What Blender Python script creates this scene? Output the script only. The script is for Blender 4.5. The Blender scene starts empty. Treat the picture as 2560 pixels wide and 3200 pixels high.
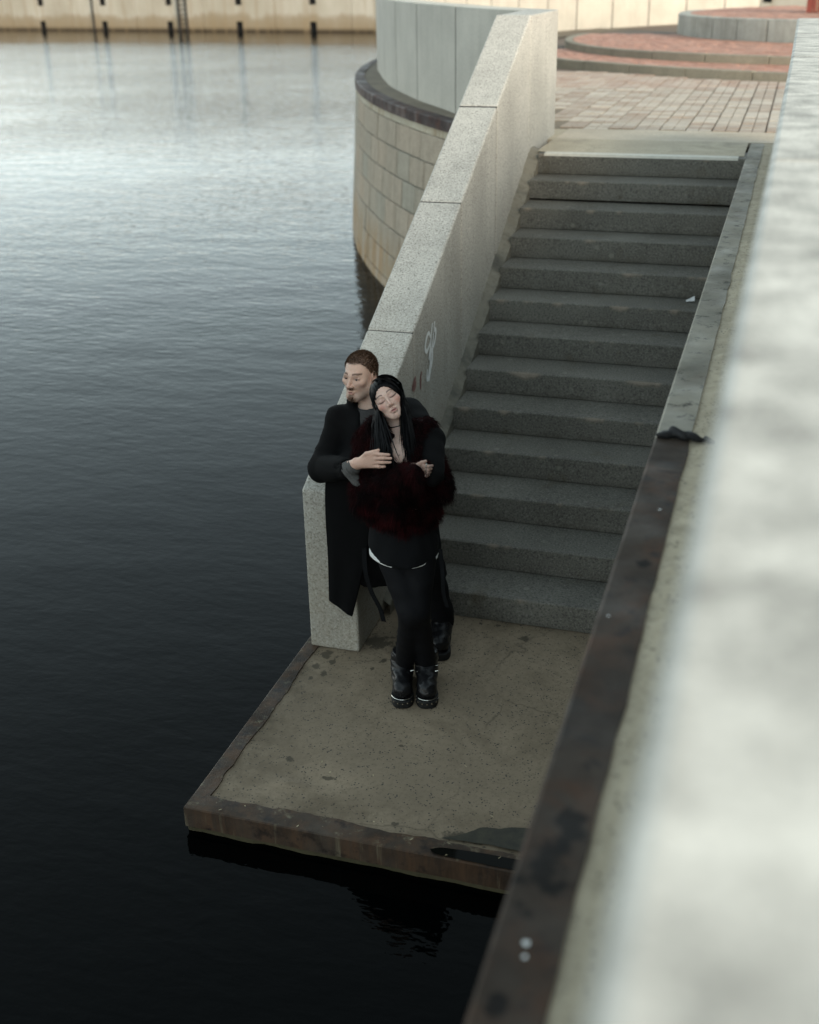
import bpy, math, random
import numpy as np
from mathutils import Vector, Matrix, noise as mnoise

C = bpy.context.scene
COL = C.collection
rng = np.random.default_rng(7)
random.seed(7)
A3 = lambda *p: np.array(p, float)

# ------------------------------------------------------------------ camera, sky, sun, exposure
cam_d = bpy.data.cameras.new('camera')
cam = bpy.data.objects.new('camera', cam_d)
COL.objects.link(cam)
cam_d.sensor_fit = 'VERTICAL'
cam_d.sensor_height = 30.0
cam_d.lens = 34.48
cam_d.clip_start = 0.05
cam_d.clip_end = 2000
_yaw, _pit, _rol = -0.30706, 0.43315, -0.01908
_f = A3(math.sin(_yaw) * math.cos(_pit), math.cos(_yaw) * math.cos(_pit), -math.sin(_pit))
_r = A3(math.cos(_yaw), -math.sin(_yaw), 0)
_u = np.cross(_r, _f)
_r2 = math.cos(_rol) * _r + math.sin(_rol) * _u
_u2 = -math.sin(_rol) * _r + math.cos(_rol) * _u
m = Matrix.Identity(4)
for i in range(3):
    m[i][0], m[i][1], m[i][2] = _r2[i], _u2[i], -_f[i]
m.translation = Vector((1.984, -5.900, 3.503))
cam.matrix_world = m
cam_d.dof.use_dof = True
cam_d.dof.focus_distance = 5.9
cam_d.dof.aperture_fstop = 1.5
C.camera = cam

SUN_EL, SUN_AZ = math.radians(18), math.radians(126)      # azimuth clockwise from +Y: the glow comes from the right, slightly behind
world = bpy.data.worlds.new('World')
C.world = world
world.use_nodes = True
wn = world.node_tree
wn.nodes.clear()
w_out = wn.nodes.new('ShaderNodeOutputWorld')
w_bg = wn.nodes.new('ShaderNodeBackground')
w_sky = wn.nodes.new('ShaderNodeTexSky')
w_sky.sky_type = 'NISHITA'
w_sky.sun_disc = False
w_sky.sun_elevation = SUN_EL
w_sky.sun_rotation = SUN_AZ
w_sky.air_density = 1.0
w_sky.dust_density = 0.35
w_sky.ozone_density = 1.0
w_hs = wn.nodes.new('ShaderNodeHueSaturation')
w_hs.inputs['Saturation'].default_value = 0.41
w_hs.inputs['Hue'].default_value = 0.448
wn.links.new(w_sky.outputs[0], w_hs.inputs['Color'])
wn.links.new(w_hs.outputs[0], w_bg.inputs[0])
w_bg.inputs[1].default_value = 0.15
wn.links.new(w_bg.outputs[0], w_out.inputs[0])

sun_d = bpy.data.lights.new('sun', 'SUN')
sun_d.energy = 1.6
sun_d.angle = math.radians(40)
sun_d.color = (1.0, 0.78, 0.52)
sun = bpy.data.objects.new('sun', sun_d)
COL.objects.link(sun)
_sd = Vector((math.sin(SUN_AZ) * math.cos(SUN_EL), math.cos(SUN_AZ) * math.cos(SUN_EL), math.sin(SUN_EL)))
sun.rotation_euler = _sd.to_track_quat('Z', 'Y').to_euler()
sun.location = (20, -10, 12)

C.view_settings.view_transform = 'Standard'
C.view_settings.look = 'None'
C.view_settings.exposure = 1.35
C.view_settings.gamma = 1.0
C.view_settings.use_curve_mapping = False
C.render.engine = 'CYCLES'

# ------------------------------------------------------------------ helpers: objects
def tag(o, label=None, cat=None, group=None, kind=None):
    for k, v in (('label', label), ('category', cat), ('group', group), ('kind', kind)):
        if v:
            o[k] = v
    return o

def thing(name, label, cat, loc=(0, 0, 0), group=None):
    o = bpy.data.objects.new(name, None)
    COL.objects.link(o)
    o.location = loc
    o.empty_display_size = 0.2
    return tag(o, label, cat, group)

def root_loc(p):
    t = Vector((0, 0, 0))
    while p is not None:
        t += p.location
        p = p.parent
    return t

def mkmesh(name, V, F, smooth=False):
    me = bpy.data.meshes.new(name)
    V = np.asarray(V, float)
    me.from_pydata([tuple(p) for p in V], [], [tuple(int(i) for i in f) for f in F])
    if smooth:
        me.polygons.foreach_set('use_smooth', [True] * len(me.polygons))
    me.update()
    return me

def obj(name, V, F, mat, parent=None, smooth=False, label=None, cat=None, kind=None, bevel=0, group=None, sub=0):
    """vertices in world coordinates; the object's origin is its thing's base"""
    V = np.asarray(V, float)
    off = np.array(root_loc(parent)) if parent else np.zeros(3)
    me = mkmesh(name, V - off, F, smooth)
    me.materials.append(mat)
    o = bpy.data.objects.new(name, me)
    COL.objects.link(o)
    if parent:
        o.parent = parent
    if bevel:
        b = o.modifiers.new('bevel', 'BEVEL')
        b.width = bevel
        b.segments = 2
        b.limit_method = 'ANGLE'
    return tag(o, label, cat, group, kind)

def inst(name, me, loc, parent=None, rotz=0.0, scale=None):
    o = bpy.data.objects.new(name, me)
    COL.objects.link(o)
    off = root_loc(parent) if parent else Vector((0, 0, 0))
    o.location = Vector(loc) - off
    o.rotation_euler = (0, 0, rotz)
    if scale is not None:
        o.scale = scale
    if parent:
        o.parent = parent
    return o

class MB:
    def __init__(s):
        s.V, s.F = [], []
    def add(s, V, F):
        n = len(s.V)
        s.V += [tuple(p) for p in V]
        s.F += [tuple(i + n for i in f) for f in F]
        return s
    def box(s, lo, hi):
        x0, y0, z0 = lo
        x1, y1, z1 = hi
        return s.add([(x0, y0, z0), (x1, y0, z0), (x1, y1, z0), (x0, y1, z0), (x0, y0, z1), (x1, y0, z1), (x1, y1, z1), (x0, y1, z1)],
                     [(0, 3, 2, 1), (4, 5, 6, 7), (0, 1, 5, 4), (1, 2, 6, 5), (2, 3, 7, 6), (3, 0, 4, 7)])
    def prism(s, poly, z0, z1):
        n = len(poly)
        zz = (lambda i: z0[i]) if hasattr(z0, '__len__') else (lambda i: z0)
        zt = (lambda i: z1[i]) if hasattr(z1, '__len__') else (lambda i: z1)
        V = [(p[0], p[1], zz(i)) for i, p in enumerate(poly)] + [(p[0], p[1], zt(i)) for i, p in enumerate(poly)]
        F = [tuple(range(n))[::-1], tuple(range(n, 2 * n))] + [(i, (i + 1) % n, n + (i + 1) % n, n + i) for i in range(n)]
        return s.add(V, F)
    def tube(s, pts, r, n=6):
        pts = [np.asarray(p, float) for p in pts]
        rr = r if hasattr(r, '__len__') else [r] * len(pts)
        V, F = [], []
        for i, p in enumerate(pts):
            d = pts[min(i + 1, len(pts) - 1)] - pts[max(i - 1, 0)]
            d = d / (np.linalg.norm(d) + 1e-9)
            a = np.cross(d, (0, 0, 1) if abs(d[2]) < .9 else (1, 0, 0))
            a /= np.linalg.norm(a)
            b = np.cross(d, a)
            for k in range(n):
                t = 2 * math.pi * k / n
                V.append(p + rr[i] * (math.cos(t) * a + math.sin(t) * b))
        for i in range(len(pts) - 1):
            for k in range(n):
                F.append((i * n + k, i * n + (k + 1) % n, (i + 1) * n + (k + 1) % n, (i + 1) * n + k))
        F.append(tuple(range(n))[::-1])
        F.append(tuple((len(pts) - 1) * n + k for k in range(n)))
        return s.add(V, F)
    def build(s, name, mat, parent=None, **k):
        return obj(name, s.V, s.F, mat, parent, **k)

def nz(x, y=0.0, z=0.0, sc=1.0, oc=3):
    return mnoise.fractal(Vector((x * sc, y * sc, z * sc)), 1.0, 2.0, oc)

# ------------------------------------------------------------------ helpers: materials
class NT:
    def __init__(s, name):
        s.m = bpy.data.materials.new(name)
        s.m.use_nodes = True
        s.t = s.m.node_tree
        s.b = s.t.nodes['Principled BSDF']
        s.pos = s.t.nodes.new('ShaderNodeNewGeometry').outputs['Position']
        s.b.inputs['Specular IOR Level'].default_value = 0.3
    def link(s, a, b):
        s.t.links.new(a, b)
    def put(s, inp, v):
        if isinstance(v, bpy.types.NodeSocket):
            s.link(v, inp)
        elif v is not None:
            inp.default_value = v if not (isinstance(v, tuple) and len(v) == 3 and inp.type == 'RGBA') else (*v, 1)
    def map(s, scale, vec=None, loc=(0, 0, 0)):
        n = s.t.nodes.new('ShaderNodeMapping')
        s.put(n.inputs[0], vec or s.pos)
        n.inputs['Scale'].default_value = scale
        n.inputs['Location'].default_value = loc
        return n.outputs[0]
    def noise(s, scale, detail=4, rough=.55, vec=None, dist=0):
        n = s.t.nodes.new('ShaderNodeTexNoise')
        s.put(n.inputs['Vector'], vec or s.pos)
        n.inputs['Scale'].default_value = scale
        n.inputs['Detail'].default_value = detail
        n.inputs['Roughness'].default_value = rough
        n.inputs['Distortion'].default_value = dist
        return n.outputs['Fac']
    def ncol(s, scale):
        n = s.t.nodes.new('ShaderNodeTexNoise')
        s.link(s.pos, n.inputs['Vector'])
        n.inputs['Scale'].default_value = scale
        n.inputs['Detail'].default_value = 5
        return n.outputs['Color']
    def vor(s, scale, vec=None, feat='F1', out='Distance'):
        n = s.t.nodes.new('ShaderNodeTexVoronoi')
        s.put(n.inputs['Vector'], vec or s.pos)
        n.feature = feat
        n.inputs['Scale'].default_value = scale
        return n.outputs[out]
    def ramp(s, fac, *st):
        n = s.t.nodes.new('ShaderNodeValToRGB')
        s.put(n.inputs[0], fac)
        e = n.color_ramp.elements
        while len(e) < len(st):
            e.new(0.5)
        for q, (p, c) in zip(e, st):
            q.position = p
            q.color = (*c, 1) if isinstance(c, tuple) else (c, c, c, 1)
        return n.outputs[0]
    def mix(s, fac, a, b, mode='MIX'):
        n = s.t.nodes.new('ShaderNodeMix')
        n.data_type = 'RGBA'
        n.blend_type = mode
        s.put(n.inputs[0], fac)
        s.put(n.inputs[6], a)
        s.put(n.inputs[7], b)
        return n.outputs[2]
    def math(s, op, a, b=None, c=None):
        n = s.t.nodes.new('ShaderNodeMath')
        n.operation = op
        s.put(n.inputs[0], a)
        s.put(n.inputs[1], b)
        s.put(n.inputs[2], c)
        return n.outputs[0]
    def sep(s):
        n = s.t.nodes.new('ShaderNodeSeparateXYZ')
        s.link(s.pos, n.inputs[0])
        return n.outputs
    def rand(s):
        return s.t.nodes.new('ShaderNodeObjectInfo').outputs['Random']
    def spots(s, lst, wob=1.7, nsc=22, soft=.35):
        """mask of stains with ragged outlines, each (x, y, rx, ry)"""
        out = None
        nn = s.math('MULTIPLY', s.math('SUBTRACT', s.noise(nsc, 5, .65), .5), wob * 2)
        for (x, y, rx, ry) in lst:
            v = s.map((1 / rx, 1 / ry, 0), loc=(-x / rx, -y / ry, 0))
            n = s.t.nodes.new('ShaderNodeVectorMath')
            n.operation = 'LENGTH'
            s.link(v, n.inputs[0])
            m_ = s.ramp(s.math('ADD', n.outputs['Value'], nn), (1 - soft, 1.0), (1 + soft, 0.0))
            out = m_ if out is None else s.math('MAXIMUM', out, m_)
        return out
    def bump(s, h, strength=.3, dist=.01):
        n = s.t.nodes.new('ShaderNodeBump')
        n.inputs['Strength'].default_value = strength
        n.inputs['Distance'].default_value = dist
        s.put(n.inputs['Height'], h)
        s.link(n.outputs[0], s.b.inputs['Normal'])
    def done(s, col, rough=.8):
        s.put(s.b.inputs['Base Color'], col)
        s.put(s.b.inputs['Roughness'], rough)
        return s.m

def granite(name, base, fleck=.45, blotch=.25, streak=.0, warm=None, fl_sc=95, rough=.75, blotch_sc=1.6):
    k = NT(name)
    c = k.ramp(k.noise(blotch_sc, 6), (.3, tuple(x * (1 - blotch) for x in base)), (.7, tuple(min(1, x * (1 + blotch * .6)) for x in base)))
    f = k.noise(fl_sc, 2, .7)
    c = k.mix(k.ramp(f, (.34, fleck), (.46, 0.0)), c, tuple(x * .18 for x in base))
    c = k.mix(k.ramp(f, (.56, 0.0), (.68, fleck * .8)), c, tuple(min(1, x * 1.7) for x in base))
    if streak:
        s = k.noise(1.0, 5, .6, k.map((7, 7, .35)))
        c = k.mix(k.ramp(s, (.5, 0.0), (.75, streak)), c, tuple(x * .5 for x in base))
        c = k.mix(k.ramp(k.noise(1.0, 4, .6, k.map((11, 11, .5), loc=(3, 1, 2))), (.55, 0.0), (.75, streak * .6)), c, tuple(min(1, x * 1.4) for x in base))
    if warm:                                                         # brown stain, strongest near the ground water
        z0, z1, wc, wa = warm
        z = k.sep()[2]
        t = k.math('MULTIPLY', k.ramp(k.math('MULTIPLY_ADD', z, 1 / (z1 - z0), -z0 / (z1 - z0)), (0, wa), (1, 0.0)), k.ramp(k.noise(2.5, 6, .7), (.3, .5), (.6, 1.0)))
        c = k.mix(t, c, wc)
    k.bump(k.noise(60, 4), .12, .004)
    return k.done(c, rough)

def concrete(name, base, stain=(.10, .085, .06), amount=.5, spot=.0, rough=.85, streak=0, fine=40, spots=None, crack=False):
    k = NT(name)
    n1 = k.noise(1.1, 8, .62)
    c = k.ramp(n1, (.3, tuple(x * .72 for x in base)), (.7, tuple(x * 1.18 for x in base)))
    c = k.mix(k.ramp(k.noise(2.2, 8, .7, dist=.6), (.5, 0.0), (.72, amount)), c, stain)
    c = k.mix(k.ramp(k.noise(fine, 4, .7), (.35, .5), (.5, 0.0)), c, tuple(x * .55 for x in base))
    if streak:
        s = k.noise(1.0, 5, .65, k.map((5, 5, .25)))
        c = k.mix(k.ramp(s, (.48, 0.0), (.7, streak)), c, stain)
    if spot:
        v = k.vor(68, k.map((1, 1, 1)))
        pick = k.noise(23, 3, .6)
        sp = k.math('MULTIPLY', k.ramp(v, (.22, 1.0), (.34, 0.0)), k.ramp(pick, (.47, 0.0), (.56, spot)))
        c = k.mix(sp, c, (.022, .025, .028))
    if crack:
        e_ = k.vor(.75, k.mix(.10, k.pos, k.ncol(6)), 'DISTANCE_TO_EDGE')
        c = k.mix(k.math('MULTIPLY', k.ramp(e_, (.0008, 1.0), (.0032, 0.0)), k.ramp(k.noise(1.3, 3), (.48, 0.0), (.56, .6))), c, tuple(x * .3 for x in base))
        p_ = k.sep()
        ed = k.math('MINIMUM', k.math('ADD', p_[0], .352), k.math('ADD', p_[1], 2.066))
        c = k.mix(k.math('MULTIPLY', k.ramp(ed, (.10, 1.0), (.42, 0.0)), k.ramp(k.noise(4, 7, .7), (.38, 0.0), (.62, .75))), c, (.075, .056, .034))
    if spots:
        c = k.mix(k.math('MULTIPLY', k.spots(spots), .75), c, (.045, .038, .026))
    k.bump(k.noise(35, 5, .65), .25, .006)
    return k.done(c, rough)

def plain(name, col, rough=.7, metal=0, spec=.3):
    k = NT(name)
    k.b.inputs['Metallic'].default_value = metal
    k.b.inputs['Specular IOR Level'].default_value = spec
    c = k.mix(k.ramp(k.noise(30, 4), (.35, 0.0), (.7, .35)), col, tuple(x * .6 for x in col))
    return k.done(c, rough)

def steel(name, dark=(.026, .019, .0145), rust=(.075, .034, .018), pale=(.066, .052, .042), amt=.65, spots=None):
    k = NT(name)
    c = k.mix(k.ramp(k.noise(2.0, 7, .65), (.38, 0.0), (.66, 1.0)), dark, pale)
    c = k.mix(k.ramp(k.noise(5, 8, .7, dist=.5), (.48, 0.0), (.68, amt)), c, rust)
    c = k.mix(k.ramp(k.noise(14, 5, .7), (.33, .8), (.45, 0.0)), c, (.02, .018, .018))
    if spots:
        c = k.mix(k.math('MULTIPLY', k.spots(spots, 2.2, 14, .6), .85), c, (.008, .008, .008))
    k.b.inputs['Specular IOR Level'].default_value = .12
    k.bump(k.noise(25, 6, .7), .35, .006)
    return k.done(c, k.ramp(k.noise(6, 4), (.3, .45), (.7, .8)))

M = {}
M['wall_granite'] = granite('pale speckled granite', (.42, .41, .375), .75, .2, .3, fl_sc=95, warm=(-.25, 2.0, (.27, .215, .135), .65))
M['curb_granite'] = granite('light grey granite panels', (.475, .45, .39), .3, .15, .2, fl_sc=110)
M['parapet_granite'] = granite('weathered near white granite', (.49, .477, .436), .35, .46, .0, fl_sc=110, blotch_sc=9.0)
M['step_granite'] = None
k = NT('dark speckled step granite')
c = k.ramp(k.noise(1.8, 7, .6), (.3, (.104, .098, .083)), (.7, (.165, .157, .134)))
f = k.noise(85, 2, .7)
c = k.mix(k.ramp(f, (.36, .6), (.46, 0.0)), c, (.025, .025, .025))
c = k.mix(k.ramp(f, (.56, 0.0), (.66, .45)), c, (.27, .262, .24))
sp = k.math('MULTIPLY', k.ramp(k.vor(8.5, k.map((1, 1, 1))), (.13, 1.0), (.2, 0.0)), k.ramp(k.noise(4.2, 3), (.5, 0.0), (.6, .55)))   # lichen rings
c = k.mix(sp, c, (.25, .24, .20))
c = k.mix(k.ramp(k.noise(3.1, 6, .7, k.map((1, 1, .6))), (.58, 0.0), (.74, .55)), c, (.075, .058, .028))                             # brown seep
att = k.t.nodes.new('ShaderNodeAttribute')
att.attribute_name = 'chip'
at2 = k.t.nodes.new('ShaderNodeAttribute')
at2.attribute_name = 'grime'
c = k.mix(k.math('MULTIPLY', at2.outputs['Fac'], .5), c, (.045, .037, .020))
c = k.mix(att.outputs['Fac'], c, (.26, .21, .16))
k.bump(k.noise(70, 4), .2, .004)
M['step_granite'] = k.done(c, .78)
M['mortar'] = concrete('rough joint mortar', (.19, .175, .14), (.045, .045, .04), .95, 0, fine=25)
M['landing'] = concrete('worn landing concrete', crack=True, base=(.255, .200, .138), stain=(.115, .086, .055), amount=.7, spot=.9,
                        spots=[(.842, -.16, .035, .03), (.56, -.06, .02, .012), (.66, -.05, .018, .012), (.10, -.70, .012, .02), (.135, -.60, .02, .03), (-.19, -.62, .035, .06), (-.20, -.76, .03, .03), (-.13, -.68, .02, .05),
                               (-.135, -.82, .022, .035), (-.19, -.88, .014, .02), (.62, -1.9, .018, .02), (.04, -.42, .10, .08), (-.02, -1.58, .03, .02), (.20, -1.66, .05, .012), (.47, -1.33, .02, .012), (.95, -1.9, .12, .04)])
M['deck'] = concrete('quay concrete', (.42, .365, .27), (.13, .11, .07), .6, .6, fine=22)
M['strip'] = concrete('beige concrete strip', (.50, .435, .345), (.36, .30, .22), .4)
M['threshold'] = concrete('worn threshold slab', (.45, .395, .30), (.22, .195, .15), .8)
M['kerb'] = concrete('kerb concrete', (.27, .245, .19), (.17, .15, .10), .5)
M['plinth'] = concrete('weathered plinth concrete', (.40, .40, .36), (.20, .20, .165), .7, 0, streak=.7)
M['quay_face'] = concrete('dark quay concrete', (.13, .12, .10), (.05, .05, .04), .7, streak=.5)
M['steel'] = steel('brown rusted steel', spots=[(1.735, -4.17, .04, .07), (1.71, -4.30, .05, .07), (1.69, -4.40, .03, .05), (1.72, -2.45, .03, .015), (1.70, -4.62, .02, .03), (1.74, -3.1, .02, .03)])
M['steel_grey'] = steel('weathered grey steel', (.135, .127, .105), (.22, .17, .125), (.28, .262, .215), .25)
M['rim_steel'] = steel('dark red rusted rim', (.042, .028, .027), (.085, .030, .018), (.075, .06, .056), .8)
M['paint'] = plain('pale stripe tone', (.62, .60, .53), .7)  # pale tone of the stripe along the top step's edge
M['dark'] = plain('dark recess', (.02, .02, .02), .8)
M['bed'] = concrete('paving bed', (.17, .13, .10), (.1, .08, .06), .5)
M['black_rubber'] = plain('dark timber', (.03, .028, .026), .7)
M['chalk'] = plain('pale chalky spray paint', (.78, .80, .79), .7)
M['red_spray'] = plain('faded red spray paint', (.24, .125, .11), .85)
M['paper'] = plain('white paper', (.75, .76, .75), .7)
M['husk'] = plain('straw coloured husks', (.45, .38, .24), .7)
M['tar'] = plain('black tarred cloth', (.012, .012, .013), .6)

def varied(name, stops, rough=.85, fine=45, bump=.25, streak=None, wet=None):
    """one colour per piece, from its own random value"""
    k = NT(name)
    c = k.ramp(k.rand(), *stops)
    c = k.mix(k.ramp(k.noise(9, 6, .65), (.3, .45), (.7, 0.0)), c, k.mix(1.0, c, (.55, .55, .55), 'MULTIPLY'))
    c = k.mix(k.ramp(k.noise(fine, 3, .7), (.33, .5), (.47, 0.0)), c, k.mix(1.0, c, (.45, .45, .45), 'MULTIPLY'))
    if streak:
        c = k.mix(k.ramp(k.noise(1.0, 5, .65, k.map((6, 6, .3))), (.5, 0.0), (.7, streak[0])), c, streak[1])
    if wet:
        z = k.sep()[2]
        t = k.math('MULTIPLY', k.ramp(k.math('MULTIPLY_ADD', z, 1 / wet[1], -wet[0] / wet[1]), (0, 1.0), (.55, .75), (1, 0.0)),
                   k.ramp(k.noise(1.0, 6, .7, k.map((5, 5, .8))), (.4, 0.0), (.62, wet[2])))
        c = k.mix(t, c, (.34, .19, .06))
    k.bump(k.noise(28, 5, .65), bump, .008)
    return k.done(c, rough)

M['masonry'] = varied('quarried bastion stone', ((0, (.38, .345, .275)), (.35, (.41, .345, .265)), (.7, (.44, .365, .28)), (.92, (.46, .36, .265)), (1, (.40, .37, .305))),
                      streak=(.35, (.13, .12, .09)), wet=(-.13, .75, .95))
M['seam'] = concrete('pale masonry seam', (.48, .43, .33), (.25, .17, .09), .6, streak=.8)
M['joint'] = concrete('masonry joint', (.17, .17, .14), (.09, .09, .07), .6)
M['paver'] = varied('worn pale paver', ((0, (.36, .29, .235)), (.3, (.42, .36, .30)), (.65, (.48, .43, .365)), (1, (.54, .49, .42))))
M['brick'] = varied('red paving brick', ((0, (.26, .105, .07)), (.5, (.32, .14, .095)), (1, (.37, .19, .135))))
M['far'] = None
k = NT('tide stained far quay concrete')
c = k.ramp(k.noise(.35, 6, .6, k.map((1, 1, .5))), (.3, (.34, .31, .245)), (.7, (.50, .475, .41)))
z = k.sep()[2]
tide = k.ramp(k.math('ADD', z, k.math('MULTIPLY', k.math('SUBTRACT', k.noise(.5, 6, .7, k.map((1, 1, .4))), .5), 1.9)), (.0, .95), (.7, .7), (1.0, .05))
c = k.mix(tide, c, (.235, .180, .110))
c = k.mix(k.ramp(k.math('ADD', z, .13), (.05, .95), (.26, 0.0)), c, (.05, .035, .02))
c = k.mix(k.ramp(k.noise(1.0, 4, .6, k.map((2.6, 2.6, .12))), (.52, 0.0), (.72, .6)), c, (.27, .20, .115))
M['far'] = k.done(c, .85)

# ------------------------------------------------------------------ measures
HS, D, W, H = 0.159, 0.34871, 1.665, 2.067
ZW = -0.13                                                            # water level
LX, LY = -0.352, -2.066                                               # landing corner
XF = lambda y: -0.021 - 0.018 * (y + 0.563)                           # inner face of the stair wall
WALL_T = 0.292
ZP = 3.075                                                            # top of the right parapet
PC, PR = A3(10.372, 17.677), 15.41                                    # inner circle of the curved parapet
DC, DR = A3(12.655, 17.436), 17.89                                    # bastion rim

# ------------------------------------------------------------------ water and ground
k = NT('harbour water')
k.b.inputs['IOR'].default_value = 1.135
k.b.inputs['Specular IOR Level'].default_value = 0.5
h1 = k.noise(6.5, 3, .5, k.map((.8, 1.5, 1), loc=(0, 0, 0)), dist=.4)
h2 = k.noise(1.3, 3, .5, k.map((.7, 1.3, 1)))
h3 = k.noise(15, 2, .5, k.map((.8, 1.3, 1)))
lee = k.ramp(k.math('MULTIPLY_ADD', k.sep()[1], .0165, 0.0), (.02, .05), (.42, 1.0), (.86, 1.0), (1.0, .12))                  # calmer in the lee of the quay
patch = k.math('MULTIPLY', k.ramp(k.noise(.09, 3, .5), (.35, .35), (.65, 1.0)), lee)
hh = k.math('MULTIPLY_ADD', k.math('MULTIPLY', h1, patch), .036, k.math('MULTIPLY_ADD', k.math('MULTIPLY', h2, k.math('MULTIPLY_ADD', lee, .7, .3)), .026, k.math('MULTIPLY', h3, .0010)))
k.bump(hh, 1.0, 1.0)
M['water'] = k.done((.0006, .0009, .0009), .03)
obj('water', [(-400, -200, ZW), (400, -200, ZW), (400, 400, ZW), (-400, 400, ZW)], [(0, 1, 2, 3)], M['water'], kind='structure')
MB().box((-400, -200, -6), (400, 400, -5)).build('harbour_bed', M['dark'], kind='structure')

# plaza ground, inside the curved parapet
ang0 = math.atan2(5.1 - PC[1], 0.2 - PC[0])
arc = []
for i in range(61):
    t = math.radians(-128) - math.radians(284 - 20) * i / 60
    arc.append(PC + (PR + .1) * A3(math.cos(t), math.sin(t)))
arc = [p for p in arc if p[1] > 5.9]
poly = [(-.3, 5.115)] + [(-.3, 5.7)] + [tuple(p) for p in arc] + [(26, 5.115)]
MB().prism(poly, H - .6, H - .030).build('plaza', M['bed'], kind='structure')
# quay deck to the right of the landing basin
MB().prism([(1.775, -14), (26, -14), (26, 5.112), (1.775, 5.112)], H - .6, H - .004).build('quay_deck', M['deck'], kind='structure')
MB().prism([(W, -14), (26, -14), (26, 4.95), (W, 4.95)], -5, H - .13).build('quay_body', M['quay_face'], kind='structure')

# ------------------------------------------------------------------ far quay across the water
FA, FD = A3(-54.552, 74.724), A3(.985, -.170)
FD = FD / np.linalg.norm(FD)
FN = A3(FD[1], -FD[0])                                                 # towards the camera
FZ = 2.35
fw = lambda s, o, z: (*(FA + FD * s + FN * o), z)
BAY = 5.68
fq = thing('far_quay_wall', 'long tide stained beige quay wall with square dark pockets across the water', 'quay wall', fw(0, 0, ZW))
xs = [0.02, 2.62, 3.10, BAY - .02]
zs = [-2.0, -1.0, .47, 1.47, 2.22, FZ]
pm = MB()
for i in range(3):
    for j in range(5):
        if i == 1 and j in (1, 3):
            continue
        pm.add([(xs[i], 0, zs[j]), (xs[i + 1], 0, zs[j]), (xs[i + 1], 0, zs[j + 1]), (xs[i], 0, zs[j + 1])], [(0, 1, 2, 3)])
pm.add([(xs[0], 0, FZ), (xs[3], 0, FZ), (xs[3], .6, FZ), (xs[0], .6, FZ)], [(0, 1, 2, 3)])
for x in (xs[0], xs[3]):
    pm.add([(x, 0, -2), (x, .3, -2), (x, .3, FZ), (x, 0, FZ)], [(0, 1, 2, 3)])
panel_me = mkmesh('wall_panel', pm.V, pm.F)
panel_me.materials.append(M['far'])
pk = MB()
for j in (1, 3):
    a, b, z0, z1, dd = xs[1], xs[2], zs[j], zs[j + 1], .35
    pk.add([(a, 0, z0), (b, 0, z0), (b, 0, z1), (a, 0, z1), (a, dd, z0), (b, dd, z0), (b, dd, z1), (a, dd, z1)],
           [(4, 5, 6, 7), (0, 4, 7, 3), (1, 2, 6, 5), (0, 1, 5, 4), (3, 7, 6, 2)])
pocket_me = mkmesh('fender_pocket', pk.V, pk.F)
pocket_me.materials.append(M['dark'])
frot = math.atan2(FD[1], FD[0])
for i in range(-3, 13):
    s0 = i * BAY + 4.28 - 2.86 + .0
    inst('wall_panel', panel_me, fw(s0, 0, 0), fq, frot)
    inst('fender_pocket', pocket_me, fw(s0, .004, 0), fq, frot)
mbk = MB()
mbk.add([fw(-20, -.31, -3), fw(80, -.31, -3), fw(80, -.31, FZ - .02), fw(-20, -.31, FZ - .02)], [(0, 1, 2, 3)])
mbk.build('joint_backing', M['dark'], fq)
MB().add([fw(-150, -.62, FZ - .05), fw(200, -.62, FZ - .05), fw(200, -120, FZ - .05), fw(-150, -120, FZ - .05)], [(0, 1, 2, 3)]).build('far_bank', M['deck'], kind='structure')
for s_ in (8.97, 31.75):  # raised dark bars added to mark the wall's expansion joints
    MB().add([fw(s_ + a, b, z) for z in (-1, FZ + .01) for a, b in ((0, .01), (.11, .01), (.11, .09), (0, .09))],
             [(0, 1, 2, 3), (7, 6, 5, 4), (0, 4, 5, 1), (1, 5, 6, 2), (2, 6, 7, 3), (3, 7, 4, 0)]).build('joint_bar', M['black_rubber'], fq)
ld = thing('wall_ladder', 'dark iron rung ladder fixed to the far quay wall', 'ladder', fw(16.7, .1, ZW))
for s, w_ in ((16.42, .14), (17.06, .09)):
    MB().add([fw(s + a, b, z) for z in (-.6, FZ + .3) for a, b in ((0, .02), (w_, .02), (w_, .14), (0, .14))],
             [(0, 1, 2, 3), (7, 6, 5, 4), (0, 4, 5, 1), (1, 5, 6, 2), (2, 6, 7, 3), (3, 7, 4, 0)]).build('rail', M['black_rubber'], ld)
for i in range(9):
    z = -.3 + i * .3
    MB().tube([fw(16.5, .08, z), fw(17.1, .08, z)], .025).build('rung', M['black_rubber'], ld)

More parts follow.
